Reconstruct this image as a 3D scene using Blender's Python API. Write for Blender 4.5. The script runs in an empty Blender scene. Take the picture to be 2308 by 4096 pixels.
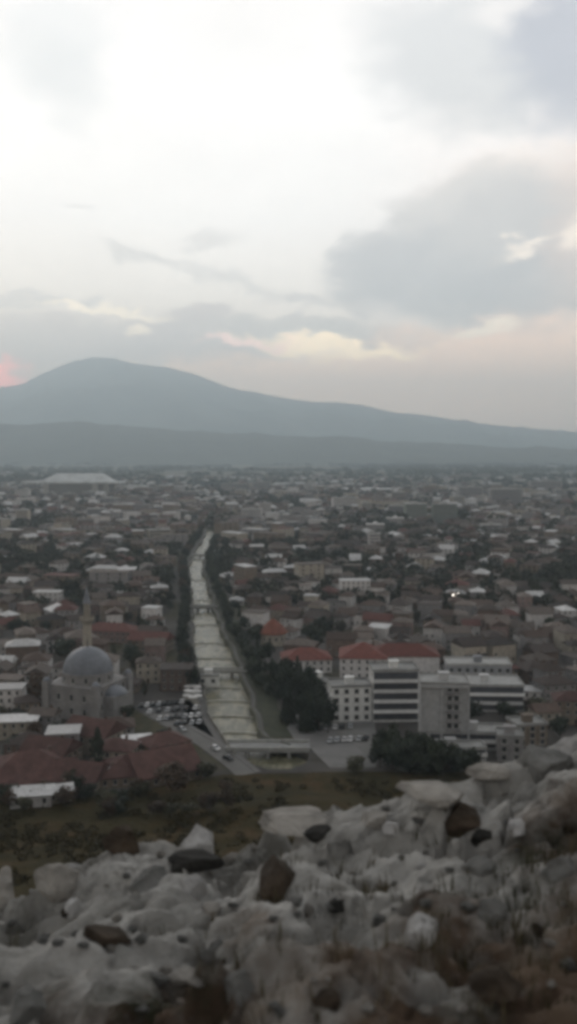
import bpy, math, random
import numpy as np
from mathutils import Vector

R = math.radians
PI = math.pi
random.seed(7)
rng = np.random.default_rng(7)
scene = bpy.context.scene
COL = scene.collection

# ------------------------------------------------------------------ camera
H = 100.0
F = 900.0
HZ = 452.0
p_ = math.atan((512 - HZ) / F)
cp, sp = math.cos(p_), math.sin(p_)
cam_d = bpy.data.cameras.new('camera')
cam = bpy.data.objects.new('camera', cam_d)
COL.objects.link(cam)
cam.location = (0, 0, H)
cam.rotation_euler = (PI / 2 - p_, 0, 0)
cam_d.sensor_fit = 'VERTICAL'
cam_d.sensor_height = 24
cam_d.lens = 24 * F / 1024
cam_d.clip_start = 0.1
cam_d.clip_end = 60000
cam_d.dof.use_dof = True
cam_d.dof.focus_distance = 400
cam_d.dof.aperture_fstop = cam_d.lens / 17.0      # aperture 17 mm
scene.camera = cam


def ray(u, v):
    a, b = u - 288.5, v - 512.0
    return a, F * cp - b * sp, -F * sp - b * cp


def P(u, v, z=0.0):
    dx, dy, dz = ray(u, v)
    t = (z - H) / dz
    return dx * t, dy * t


def proj(x, y, z):
    dz = z - H
    dep = y * cp - dz * sp
    return 288.5 + F * x / dep, 512 - F * (y * sp + dz * cp) / dep


# ------------------------------------------------------------------ noise
_perm = rng.random((256, 256))


def vnoise(x, y):
    x = np.asarray(x, float); y = np.asarray(y, float)
    xi = np.floor(x).astype(int); yi = np.floor(y).astype(int)
    fx = x - xi; fy = y - yi
    fx = fx * fx * fx * (fx * (fx * 6 - 15) + 10); fy = fy * fy * fy * (fy * (fy * 6 - 15) + 10)
    g = lambda i, j: _perm[i & 255, j & 255]
    a = g(xi, yi) * (1 - fx) + g(xi + 1, yi) * fx
    b = g(xi, yi + 1) * (1 - fx) + g(xi + 1, yi + 1) * fx
    return (a * (1 - fy) + b * fy) * 2 - 1


def fbm(x, y, o=5, g=.5):
    s = 0; a = 1; n = 0
    for k in range(o):
        s = s + a * vnoise(x * 2 ** k + 17.3 * k, y * 2 ** k - 9.1 * k); n += a; a *= g
    return s / n


def ridged(x, y, o=5):
    s = 0; a = 1; n = 0
    for k in range(o):
        s = s + a * (1 - 2 * np.abs(vnoise(x * 2 ** k + 31.7 * k, y * 2 ** k + 5.3 * k))); n += a; a *= .5
    return s / n


def cells(x, y, tilt=.5):
    """blocky cells: height of a randomly tilted plane per cell, and distance to the cell border"""
    x = np.asarray(x, float); y = np.asarray(y, float)
    xi = np.floor(x).astype(int); yi = np.floor(y).astype(int)
    f1 = np.full(x.shape, 9.); f2 = np.full(x.shape, 9.); hh = np.zeros(x.shape)
    for i in (-1, 0, 1):
        for j in (-1, 0, 1):
            a = (xi + i) & 255; b = (yi + j) & 255
            px = xi + i + _perm[a, b]; py = yi + j + _perm[b, (a + 77) & 255]
            d = np.hypot(x - px, y - py)
            h = _perm[(a + 13) & 255, (b + 91) & 255] + tilt * ((_perm[(a + 5) & 255, b] - .5) * (x - px) + (_perm[a, (b + 5) & 255] - .5) * (y - py)) * 2
            n = d < f1
            f2 = np.where(n, f1, np.minimum(f2, d)); hh = np.where(n, h, hh); f1 = np.where(n, d, f1)
    return hh, f2 - f1


# ------------------------------------------------------------------ materials
def nodes(m):
    m.use_nodes = True
    nt = m.node_tree
    return nt, nt.nodes, nt.links


_mats = {}


def mat(name, col, rough=.85, var=.25, scale=.6, bump=0., bscale=3., tint=.12, col2=None, spec=.3, metallic=0.):
    """stained, slightly uneven surface; tint = difference from object to object"""
    if name in _mats:
        return _mats[name]
    m = bpy.data.materials.new(name)
    nt, N, L = nodes(m)
    bs = N['Principled BSDF']
    bs.inputs['Roughness'].default_value = rough
    bs.inputs['Specular IOR Level'].default_value = spec
    bs.inputs['Metallic'].default_value = metallic
    tc = N.new('ShaderNodeTexCoord')
    nz = N.new('ShaderNodeTexNoise'); nz.inputs['Scale'].default_value = scale; nz.inputs['Detail'].default_value = 6; nz.inputs['Roughness'].default_value = .65
    L.new(tc.outputs['Object'], nz.inputs['Vector'])
    cr = N.new('ShaderNodeValToRGB')
    c2 = col2 or tuple(c * (1 - var) for c in col)
    cr.color_ramp.elements[0].position = .36; cr.color_ramp.elements[0].color = (*c2, 1)
    cr.color_ramp.elements[1].position = .64; cr.color_ramp.elements[1].color = (*[min(1, c * (1 + var * .4)) for c in col], 1)
    L.new(nz.outputs['Fac'], cr.inputs['Fac'])
    oi = N.new('ShaderNodeObjectInfo')
    mr = N.new('ShaderNodeMapRange'); mr.inputs['To Min'].default_value = 1 - tint * 1.6; mr.inputs['To Max'].default_value = 1 + tint
    L.new(oi.outputs['Random'], mr.inputs['Value'])
    hs = N.new('ShaderNodeHueSaturation')
    L.new(mr.outputs['Result'], hs.inputs['Value']); L.new(cr.outputs['Color'], hs.inputs['Color'])
    L.new(hs.outputs['Color'], bs.inputs['Base Color'])
    if bump:
        n2 = N.new('ShaderNodeTexNoise'); n2.inputs['Scale'].default_value = bscale; n2.inputs['Detail'].default_value = 8; n2.inputs['Roughness'].default_value = .7
        L.new(tc.outputs['Object'], n2.inputs['Vector'])
        bp = N.new('ShaderNodeBump'); bp.inputs['Strength'].default_value = 1; bp.inputs['Distance'].default_value = bump
        L.new(n2.outputs['Fac'], bp.inputs['Height']); L.new(bp.outputs['Normal'], bs.inputs['Normal'])
    _mats[name] = m
    return m


WALLS = {
    'white': mat('plaster_white', (.62, .60, .59), var=.22),
    'cream': mat('plaster_cream', (.42, .38, .32), var=.28),
    'grey': mat('plaster_grey', (.29, .28, .28), var=.28),
    'tan': mat('plaster_tan', (.22, .18, .145), var=.3),
    'brown brick': mat('brick_brown', (.15, .11, .09), var=.3),
    'pink': mat('plaster_pink', (.27, .20, .185), var=.28),
}
ROOFS = {
    'brown tiled': mat('tile_brown', (.105, .075, .062), var=.4, scale=.9, bump=.05, tint=.3),
    'dark brown': mat('tile_dark', (.065, .052, .047), var=.4, scale=.9, bump=.05, tint=.3),
    'maroon': mat('tile_maroon', (.13, .055, .046), var=.35, scale=.9, bump=.05, tint=.15),
    'grey-brown': mat('tile_greybrown', (.15, .125, .11), var=.35, scale=.9, bump=.05, tint=.3),
    'pale metal': mat('roof_metal', (.58, .58, .58), rough=.6, var=.25, tint=.25),
    'orange-red': mat('tile_orange', (.36, .10, .05), var=.3, scale=.9, bump=.05, tint=.1),
}
M_RED = mat('tile_red', (.105, .056, .049), var=.35, scale=.35, bump=.05)
M_GLASS = mat('window_glass', (.018, .021, .025), rough=.12, var=.1, spec=.6)
M_FRAME = mat('window_frame', (.45, .44, .42))
M_DARK = mat('window_band_dark', (.085, .088, .10), rough=.4)  # dark own colour of the window bands
M_BARK = mat('bark', (.07, .055, .04), bump=.03)
M_STONE = mat('cut_stone', (.29, .28, .275), var=.25, scale=.3, bump=.04)
M_LEAD = mat('lead_sheet', (.22, .235, .265), rough=.5, var=.25, scale=.4)
M_CONC = mat('concrete', (.36, .36, .35), var=.25, scale=.2, bump=.02)
M_WALLSTONE = mat('river_wall_stone', (.22, .21, .18), var=.35, scale=.3, bump=.06)
M_PAVE = mat('paving', (.15, .145, .14), var=.25, scale=.06)
M_ASPH = mat('asphalt', (.075, .075, .077), var=.25, scale=.1)
M_METAL = mat('painted_metal', (.12, .12, .12), rough=.5)
M_PAINT = mat('road_paint', (.6, .6, .58))


def leafmat(name, c1, c2):
    m = mat(name, c1, rough=.7, col2=c2, scale=1.2, tint=.25)
    return m


LEAF = {
    'dark': leafmat('leaf_dark', (.034, .044, .026), (.016, .021, .014)),
    'green': leafmat('leaf_green', (.048, .060, .032), (.024, .030, .018)),
    'olive': leafmat('leaf_olive', (.075, .072, .038), (.036, .035, .022)),
    'russet': leafmat('leaf_russet', (.085, .055, .034), (.045, .032, .022)),
}


# ------------------------------------------------------------------ mesh builder
class MB:
    def __init__(s):
        s.v = []; s.f = []; s.m = []

    def face(s, pts, m=0):
        b = len(s.v); s.v += [tuple(p) for p in pts]; s.f.append(tuple(range(b, b + len(pts)))); s.m.append(m)

    def box(s, x0, x1, y0, y1, z0, z1, m=0):
        b = len(s.v)
        s.v += [(x0, y0, z0), (x1, y0, z0), (x1, y1, z0), (x0, y1, z0), (x0, y0, z1), (x1, y0, z1), (x1, y1, z1), (x0, y1, z1)]
        for q in ((0, 3, 2, 1), (4, 5, 6, 7), (0, 1, 5, 4), (1, 2, 6, 5), (2, 3, 7, 6), (3, 0, 4, 7)):
            s.f.append(tuple(b + i for i in q)); s.m.append(m)

    def prism(s, poly, z0, z1, m=0):
        n = len(poly); b = len(s.v)
        s.v += [(x, y, z0) for x, y in poly] + [(x, y, z1) for x, y in poly]
        s.f.append(tuple(b + i for i in reversed(range(n)))); s.m.append(m)
        s.f.append(tuple(b + n + i for i in range(n))); s.m.append(m)
        for i in range(n):
            j = (i + 1) % n
            s.f.append((b + i, b + j, b + n + j, b + n + i)); s.m.append(m)

    def lathe(s, prof, n=24, cx=0, cy=0, m=0, a0=0, a1=2 * PI):
        full = abs(a1 - a0 - 2 * PI) < 1e-6
        b = len(s.v); k = n if full else n + 1
        for r, z in prof:
            for i in range(k):
                a = a0 + (a1 - a0) * i / n
                s.v.append((cx + r * math.cos(a), cy + r * math.sin(a), z))
        for j in range(len(prof) - 1):
            for i in range(n):
                i2 = (i + 1) % k if full else i + 1
                s.f.append((b + j * k + i, b + j * k + i2, b + (j + 1) * k + i2, b + (j + 1) * k + i)); s.m.append(m)

    def tube(s, p0, p1, r0, r1, n=7, m=0):
        p0 = Vector(p0); p1 = Vector(p1); d = (p1 - p0).normalized()
        u = d.orthogonal().normalized(); w = d.cross(u); b = len(s.v)
        for p, r in ((p0, r0), (p1, r1)):
            for i in range(n):
                a = 2 * PI * i / n
                s.v.append(tuple(p + u * (r * math.cos(a)) + w * (r * math.sin(a))))
        for i in range(n):
            j = (i + 1) % n
            s.f.append((b + i, b + j, b + n + j, b + n + i)); s.m.append(m)
        s.f.append(tuple(b + n + i for i in range(n))); s.m.append(m)

    def mesh(s, name, mats, smooth=False):
        me = bpy.data.meshes.new(name)
        me.from_pydata(s.v, [], s.f)
        for m in mats:
            me.materials.append(m)
        if len(mats) > 1:
            me.polygons.foreach_set('material_index', s.m)
        if smooth:
            me.polygons.foreach_set('use_smooth', [True] * len(me.polygons))
        me.update()
        return me

    def build(s, name, mats, parent=None, smooth=False):
        if not isinstance(mats, (list, tuple)):
            mats = [mats]
        return put(name, s.mesh(name, mats, smooth), parent)


def put(name, me, parent=None, loc=(0, 0, 0), rz=0, m=None, scale=None):
    o = bpy.data.objects.new(name, me)
    COL.objects.link(o)
    o.location = loc; o.rotation_euler = (0, 0, rz)
    if scale: o.scale = scale
    if parent: o.parent = parent
    if m is not None:
        o.material_slots[0].link = 'OBJECT'; o.material_slots[0].material = m
    return o


def empty(name, loc, rz=0):
    o = bpy.data.objects.new(name, None); COL.objects.link(o)
    o.location = loc; o.rotation_euler = (0, 0, rz); o.empty_display_size = .5
    return o


def tag(o, label, cat, group=None):
    o['label'] = label; o['category'] = cat
    if group: o['group'] = group
    return o


def kind(o, k):
    o['kind'] = k
    return o


def grid_mesh(name, X, Y, Z, m, smooth=True):
    ny, nx = X.shape
    co = np.stack([X, Y, Z], -1).reshape(-1, 3).astype(np.float32)
    idx = np.arange(nx * ny).reshape(ny, nx)
    q = np.stack([idx[:-1, :-1], idx[:-1, 1:], idx[1:, 1:], idx[1:, :-1]], -1).reshape(-1, 4)
    me = bpy.data.meshes.new(name)
    me.vertices.add(len(co)); me.vertices.foreach_set('co', co.ravel())
    me.loops.add(q.size); me.loops.foreach_set('vertex_index', q.ravel().astype(np.int32))
    me.polygons.add(len(q)); me.polygons.foreach_set('loop_start', np.arange(0, q.size, 4, dtype=np.int32))
    me.polygons.foreach_set('use_smooth', np.full(len(q), smooth))
    me.materials.append(m)
    me.update(calc_edges=True)
    return put(name, me)


# ------------------------------------------------------------------ world: dusk sky with a cloud deck
def dir_ae(u, v):
    x, y, z = ray(u, v)
    return math.atan2(x, y), math.asin(z / math.sqrt(x * x + y * y + z * z))


def build_world():
    w = bpy.data.worlds.new('World'); scene.world = w; w.use_nodes = True
    nt = w.node_tree; N = nt.nodes; L = nt.links
    N.clear()
    out = N.new('ShaderNodeOutputWorld'); bg = N.new('ShaderNodeBackground'); L.new(bg.outputs[0], out.inputs[0])

    def mth(op, a, b=None, c=None, clamp=False):
        n = N.new('ShaderNodeMath'); n.operation = op; n.use_clamp = clamp
        for i, q in enumerate((a, b, c)):
            if q is None: continue
            if isinstance(q, (int, float)): n.inputs[i].default_value = q
            else: L.new(q, n.inputs[i])
        return n.outputs[0]

    def mix(f, a, b, mode='MIX'):
        n = N.new('ShaderNodeMix'); n.data_type = 'RGBA'; n.blend_type = mode; n.clamp_factor = True
        for s, q in ((n.inputs[0], f), (n.inputs[6], a), (n.inputs[7], b)):
            if isinstance(q, (int, float)): s.default_value = q
            elif isinstance(q, tuple): s.default_value = (*q, 1)
            else: L.new(q, s)
        return n.outputs[2]

    tc = N.new('ShaderNodeTexCoord')
    sx = N.new('ShaderNodeSeparateXYZ'); L.new(tc.outputs['Generated'], sx.inputs[0])
    X, Y, Z = sx.outputs
    az = mth('ARCTAN2', X, Y); el = mth('ARCSINE', Z)
    cx = N.new('ShaderNodeCombineXYZ'); L.new(az, cx.inputs[0]); L.new(mth('MULTIPLY', el, 1.9), cx.inputs[1])

    def noi(scale, detail=4, off=0., rough=.5):
        n = N.new('ShaderNodeTexNoise'); n.inputs['Scale'].default_value = scale; n.inputs['Detail'].default_value = detail; n.inputs['Roughness'].default_value = rough
        if off:
            m = N.new('ShaderNodeVectorMath'); m.operation = 'ADD'; m.inputs[1].default_value = (off, off * .7, off); L.new(cx.outputs[0], m.inputs[0]); L.new(m.outputs[0], n.inputs['Vector'])
        else:
            L.new(cx.outputs[0], n.inputs['Vector'])
        return n.outputs['Fac']
    n1 = mth('MULTIPLY_ADD', noi(14, 8, 0, .62), .10, -.05)
    n2 = mth('MULTIPLY_ADD', noi(17, 8, 3.7, .62), .07, -.035)
    azd = mth('ADD', az, n1); eld = mth('ADD', el, n2)

    def blob(u, v, ru, rv, rot=0., soft=.5):
        a0, e0 = dir_ae(u, v)
        da = mth('SUBTRACT', azd, a0); de = mth('SUBTRACT', eld, e0)
        c, s = math.cos(R(rot)), math.sin(R(rot))
        p = mth('MULTIPLY_ADD', da, c * F / ru, mth('MULTIPLY', de, s * F / ru))
        q = mth('MULTIPLY_ADD', da, -s * F / rv, mth('MULTIPLY', de, c * F / rv))
        d = mth('SQRT', mth('MULTIPLY_ADD', p, p, mth('MULTIPLY', q, q)))
        mr = N.new('ShaderNodeMapRange'); mr.interpolation_type = 'SMOOTHSTEP'
        mr.inputs['From Min'].default_value = 1 + soft; mr.inputs['From Max'].default_value = 1 - soft
        L.new(d, mr.inputs['Value'])
        return mr.outputs['Result']

    # clear glow behind the clouds, by height above the horizon
    cr = N.new('ShaderNodeValToRGB'); el01 = mth('MULTIPLY', el, 1 / R(60), clamp=True); L.new(el01, cr.inputs[0])
    E = cr.color_ramp.elements
    def stop(v, c):
        e = dir_ae(288, v)[1] / R(60); k = E.new(max(0, min(1, e))); k.color = (*c, 1)
    E[0].position = 0; E[0].color = (2.0, 1.35, .95, 1)
    E[1].position = 1; E[1].color = (.40, .42, .45, 1)
    stop(400, (1.75, 1.22, .86)); stop(345, (1.06, .97, .86)); stop(290, (.96, .93, .88)); stop(220, (.88, .89, .89)); stop(100, (.83, .845, .855)); stop(-90, (.68, .69, .70))
    col = cr.outputs[0]

    def lay(blobs, c, k=1.):
        nonlocal col
        for b in blobs:
            m = blob(*b)
            col = mix(mth('MULTIPLY', m, k), col, c)
    # warm haze to the side
    lay([(620, 330, 190, 190, 0, .7)], (.92, .78, .72), .55)
    # upper clouds
    lay([(55, 38, 58, 34, 20, .5), (70, 85, 30, 34, 60, .5)], (.60, .64, .665), .5)
    lay([(480, 55, 110, 62, -8, .4)], (.51, .54, .565), .8)
    lay([(590, 30, 75, 80, 10, .4)], (.36, .39, .46), .85)
    lay([(498, 12, 26, 11, 0, .8)], (.74, .745, .75), .8)
    lay([(500, 205, 95, 38, 12, .45)], (.76, .69, .63), .75)
    # large grey cloud
    lay([(470, 245, 118, 62, 14, .25)], (.52, .53, .54), .9)
    lay([(385, 262, 60, 34, 25, .3), (520, 285, 110, 30, 0, .35)], (.465, .48, .50), .8)
    lay([(600, 235, 45, 70, 0, .5)], (.70, .60, .55), .7)
    lay([(522, 246, 22, 6, 8, .8), (575, 232, 11, 15, 0, .7)], (1.15, 1.04, .90), .75)
    lay([(440, 205, 70, 12, 22, .6)], (.76, .74, .71), .3)
    # streaks
    lay([(135, 254, 26, 7, -12, .6), (215, 274, 90, 5, -12, .7), (72, 203, 16, 3, 0, .6), (210, 243, 30, 7, 5, .7)], (.60, .605, .61), .55)
    lay([(300, 299, 34, 6, -5, .5), (373, 308, 26, 11, 5, .4), (299, 315, 8, 5, 0, .5)], (.62, .61, .61), .7)
    lay([(20, 299, 42, 8, 0, .4), (85, 305, 10, 10, 0, .4), (115, 310, 18, 4, 0, .5)], (.66, .66, .66), .75)
    # low cloud bank
    lay([(30, 352, 130, 34, 4, .3), (195, 345, 75, 34, 0, .3), (216, 312, 12, 12, 0, .35), (190, 318, 26, 14, 20, .35)], (.66, .62, .61), .85)
    lay([(290, 325, 75, 9, 0, .4), (360, 336, 70, 8, -6, .5)], (.63, .62, .60), .75)
    lay([(470, 335, 90, 16, 8, .4)], (.86, .70, .61), .7)
    lay([(330, 385, 270, 26, 0, .35), (520, 370, 160, 40, 0, .4)], (1.6, 1.12, .82), .85)
    lay([(320, 346, 78, 7, -4, .5), (370, 354, 48, 6, 6, .5)], (2.1, 1.7, 1.1), .85)
    lay([(250, 342, 40, 3.5, 0, .5)], (1.6, 1.1, 1.0), .8)
    lay([(480, 328, 38, 7, 8, .4), (138, 333, 12, 6, 10, .5), (100, 309, 60, 3, -4, .6)], (1.4, 1.25, 1.0), .8)
    lay([(-2, 382, 22, 13, 22, .6)], (3.8, .85, .75), .9)
    # broken texture of the whole deck
    big = noi(5, 6, 9.1, .6)
    mr = N.new('ShaderNodeMapRange'); mr.inputs['From Min'].default_value = .3; mr.inputs['From Max'].default_value = .7
    mr.inputs['To Min'].default_value = .95; mr.inputs['To Max'].default_value = 1.04; L.new(big, mr.inputs['Value'])
    g = N.new('ShaderNodeVectorMath'); g.operation = 'SCALE'; L.new(col, g.inputs[0]); L.new(mr.outputs[0], g.inputs['Scale'])
    # the deck is thick and dim away from the sunset
    dt = N.new('ShaderNodeVectorMath'); dt.operation = 'DOT_PRODUCT'; L.new(tc.outputs['Generated'], dt.inputs[0]); dt.inputs[1].default_value = Vector((-.05, 1, .12)).normalized()
    mr2 = N.new('ShaderNodeMapRange'); mr2.interpolation_type = 'SMOOTHSTEP'
    mr2.inputs['From Min'].default_value = .1; mr2.inputs['From Max'].default_value = .86; mr2.inputs['To Min'].default_value = DIM; mr2.inputs['To Max'].default_value = 1
    L.new(dt.outputs['Value'], mr2.inputs['Value'])
    g2 = N.new('ShaderNodeVectorMath'); g2.operation = 'SCALE'; L.new(g.outputs[0], g2.inputs[0]); L.new(mr2.outputs[0], g2.inputs['Scale'])
    sky = N.new('ShaderNodeTexSky'); sky.sky_type = 'NISHITA'; sky.sun_disc = False
    sky.sun_elevation = R(SUN_EL); sky.sun_rotation = R(SUN_AZ); sky.altitude = 500
    sc = N.new('ShaderNodeVectorMath'); sc.operation = 'SCALE'; sc.inputs['Scale'].default_value = .06
    L.new(sky.outputs[0], sc.inputs[0])
    fin = mix(.93, sc.outputs[0], mix(1.0, g2.outputs[0], (1.05, .99, .945), 'MULTIPLY'))
    L.new(fin, bg.inputs['Color']); bg.inputs['Strength'].default_value = 1.0


SUN_EL, SUN_AZ, DIM = 8.0, -24.0, .40
build_world()
sd = bpy.data.lights.new('sun', 'SUN'); sd.energy = .55; sd.angle = R(14); sd.color = (1, .86, .76)
so = bpy.data.objects.new('sun', sd); COL.objects.link(so)
sdir = Vector((math.sin(R(SUN_AZ)) * math.cos(R(SUN_EL)), math.cos(R(SUN_AZ)) * math.cos(R(SUN_EL)), math.sin(R(SUN_EL))))
so.rotation_euler = sdir.to_track_quat('Z', 'Y').to_euler()
so.location = (0, 0, 200)

# ------------------------------------------------------------------ river, ground
BANKS = [(739, 224, 264), (715, 209, 255), (683, 199, 243), (660, 196, 235), (636, 194, 224), (612, 193, 214), (588, 191, 207), (568, 188, 202), (552, 194, 206), (540, 202, 212), (529, 207, 215)]
bk = []
for v, a, b in BANKS:
    xl, y = P(a, v); xr, _ = P(b, v)
    bk.append((y, xl, xr))
bk = [(P(0, 769)[1], P(270, 769)[0], P(290, 769)[0]), (P(0, 762)[1], P(246, 762)[0], P(306, 762)[0]), (P(0, 755)[1], P(236, 755)[0], P(308, 755)[0]), (P(0, 747)[1], P(229, 747)[0], P(290, 747)[0])] + bk
bk.append((bk[-1][0] + 60, bk[-1][1] - 90, bk[-1][2] - 75))
bk.append((bk[-1][0] + 2, bk[-1][1] - 3, bk[-1][1] - 2.9))
_b2 = []
for (a0, b0), (a1, b1) in zip(enumerate(bk[:-1]), enumerate(bk[1:])):
    nn_ = max(1, int((b1[0] - b0[0]) / 9)) if a0 > 3 else 1
    for q in range(nn_):
        f_ = q / nn_; yq = b0[0] + (b1[0] - b0[0]) * f_; wob = (2.0 if (a0 > 3 and q) else 0)
        _b2.append((yq, b0[1] + (b1[1] - b0[1]) * f_ + wob * float(vnoise(yq * .045, 3.3)) + wob * .5 * float(vnoise(yq * .2, 8.3)), b0[2] + (b1[2] - b0[2]) * f_ + wob * float(vnoise(yq * .05, 9.3)) + wob * .5 * float(vnoise(yq * .23, 1.3))))
bk = _b2 + [bk[-1]]
BY = np.array([b[0] for b in bk]); BL = np.array([b[1] for b in bk]); BR = np.array([b[2] for b in bk])


def in_river(x, y, pad=0):
    if y < BY[0] - pad or y > BY[-1] + pad: return False
    return np.interp(y, BY, BL) - pad < x < np.interp(y, BY, BR) + pad


def gnode():
    m = bpy.data.materials.new('town_ground'); nt, N, L = nodes(m); bs = N['Principled BSDF']; bs.inputs['Roughness'].default_value = .9
    bs.inputs['Specular IOR Level'].default_value = .2
    tc = N.new('ShaderNodeTexCoord')
    def ns(s, d=5):
        n = N.new('ShaderNodeTexNoise'); n.inputs['Scale'].default_value = s; n.inputs['Detail'].default_value = d; L.new(tc.outputs['Object'], n.inputs['Vector']); return n.outputs['Fac']
    def ramp(f, a, b, p0=.4, p1=.6):
        c = N.new('ShaderNodeValToRGB'); c.color_ramp.elements[0].position = p0; c.color_ramp.elements[1].position = p1
        c.color_ramp.elements[0].color = (*a, 1); c.color_ramp.elements[1].color = (*b, 1); L.new(f, c.inputs[0]); return c.outputs[0]
    def mx(f, a, b):
        n = N.new('ShaderNodeMix'); n.data_type = 'RGBA'; L.new(f, n.inputs[0]); L.new(a, n.inputs[6]); L.new(b, n.inputs[7]); return n.outputs[2]
    town = ramp(ns(.03), (.055, .050, .047), (.10, .092, .085))
    green = ramp(ns(.2), (.04, .04, .022), (.07, .062, .035))
    near = mx(ramp(ns(.012), (0, 0, 0), (1, 1, 1), .5, .56), town, green)
    vo = N.new('ShaderNodeTexVoronoi'); vo.inputs['Scale'].default_value = .0035; mp = N.new('ShaderNodeMapping'); mp.inputs['Scale'].default_value = (1, .55, 1); mp.inputs['Rotation'].default_value = (0, 0, .4)
    L.new(tc.outputs['Object'], mp.inputs['Vector']); L.new(mp.outputs[0], vo.inputs['Vector'])
    sp_ = N.new('ShaderNodeSeparateColor'); L.new(vo.outputs['Color'], sp_.inputs[0])
    field = ramp(sp_.outputs[0], (.035, .040, .026), (.13, .11, .075), .1, .9)
    sx = N.new('ShaderNodeSeparateXYZ'); L.new(tc.outputs['Object'], sx.inputs[0])
    mr = N.new('ShaderNodeMapRange'); mr.inputs['From Min'].default_value = 3000; mr.inputs['From Max'].default_value = 4300; L.new(sx.outputs[1], mr.inputs['Value'])
    L.new(mx(mr.outputs[0], near, field), bs.inputs['Base Color'])
    return m


ys = sorted(set([-600, -100, 100, 220] + list(BY) + [BY[0] - .1] + list(np.linspace(BY[0], BY[-1], 60)) + [1500, 2200, 3500, 6000, 12000, 20500]))
rows = []
DEP = -3.2
for y in ys:
    inn = BY[0] < y < BY[-1]
    l = float(np.interp(y, BY, BL)); r = float(np.interp(y, BY, BR))
    d = DEP if inn else 0
    rows.append([(-15500, y, 0), (-300 if l > -290 else l - 9, y, 0), (l - .4, y, 0), (l - .35, y, d), (r + .35, y, d), (r + .4, y, 0), (max(300, r + 9), y, 0), (15500, y, 0)])
A = np.array(rows)
kind(grid_mesh('ground', A[..., 0], A[..., 1], A[..., 2], gnode(), False), 'structure')

# water
mw = bpy.data.materials.new('river_water'); nt, N, L = nodes(mw); bs = N['Principled BSDF']
bs.inputs['Roughness'].default_value = .26; bs.inputs['IOR'].default_value = 1.33
tc = N.new('ShaderNodeTexCoord')
mp = N.new('ShaderNodeMapping'); mp.inputs['Scale'].default_value = (1, .35, 1); L.new(tc.outputs['Object'], mp.inputs['Vector'])
nz = N.new('ShaderNodeTexNoise'); nz.inputs['Scale'].default_value = .3; nz.inputs['Detail'].default_value = 8; nz.inputs['Distortion'].default_value = .2; L.new(mp.outputs[0], nz.inputs['Vector'])
cr = N.new('ShaderNodeValToRGB'); cr.color_ramp.elements[0].position = .44; cr.color_ramp.elements[1].position = .60
cr.color_ramp.elements[0].color = (.13, .125, .08, 1); cr.color_ramp.elements[1].color = (.27, .25, .17, 1)
L.new(nz.outputs['Fac'], cr.inputs[0]); L.new(cr.outputs[0], bs.inputs['Base Color'])
n2 = N.new('ShaderNodeTexNoise'); n2.inputs['Scale'].default_value = .9; n2.inputs['Detail'].default_value = 5; L.new(tc.outputs['Object'], n2.inputs['Vector'])
bp = N.new('ShaderNodeBump'); bp.inputs['Distance'].default_value = .35; bp.inputs['Strength'].default_value = .8; L.new(n2.outputs['Fac'], bp.inputs['Height']); L.new(bp.outputs[0], bs.inputs['Normal'])
b = MB()
yy = [y for y in ys if BY[0] <= y <= BY[-1]]
for y0, y1 in zip(yy[:-1], yy[1:]):
    b.face([(np.interp(y0, BY, BL), y0, -2.2), (np.interp(y0, BY, BR), y0, -2.2), (np.interp(y1, BY, BR), y1, -2.2), (np.interp(y1, BY, BL), y1, -2.2)])
kind(b.build('river_water', mw), 'structure')


def strip(name, pts, w0, w1, z0, z1, m, off=0.):
    """a band along a polyline, from w0 to w1 beside it"""
    b = MB(); n = len(pts); L_, R_ = [], []
    for i, (x, y) in enumerate(pts):
        a = Vector(pts[max(0, i - 1)]); c = Vector(pts[min(n - 1, i + 1)])
        d = (c - a).normalized(); nn = Vector((-d.y, d.x))
        L_.append((x + nn.x * w0, y + nn.y * w0)); R_.append((x + nn.x * w1, y + nn.y * w1))
    for i in range(n - 1):
        b.prism([R_[i], R_[i + 1], L_[i + 1], L_[i]], z0, z1)
    return b.build(name, m)


bankL = [(float(l), float(y)) for y, l, r in bk[2:-1]]
bankR = [(float(r), float(y)) for y, l, r in bk[3:-1]]
BY4 = 334.0; BYE = bk[-3][0] - 40
tag(strip('river_wall', bankL, -.05, .55, -3.1, .9, M_WALLSTONE), 'pale stone wall along the river bank on the mosque side', 'wall', 'river walls')
tag(strip('river_wall', bankR, -.55, .05, -3.1, .9, mat('river_wall_mossy', (.12, .12, .09), var=.35, scale=.3, bump=.06)), 'darker mossy stone wall along the river bank on the park side', 'wall', 'river walls')
kind(strip('promenade', bankL[1:], .6, 3.2, -.1, .12, M_PAVE), 'structure')
kind(strip('gravel_bank', [q for q in bankL[1:] if q[1] < 400], 3.25, 9, -.1, .06, mat('gravel_pale', (.26, .245, .21), var=.35, scale=.5)), 'structure')
kind(strip('grass_verge', bankR[1:], -11, -2.25, -.1, .08, mat('verge_grass', (.05, .055, .03), col2=(.028, .032, .02), scale=.3, tint=0)), 'structure')
kind(strip('pavement', bankR[1:], -2.2, -.6, -.1, .12, M_PAVE), 'structure')

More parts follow.
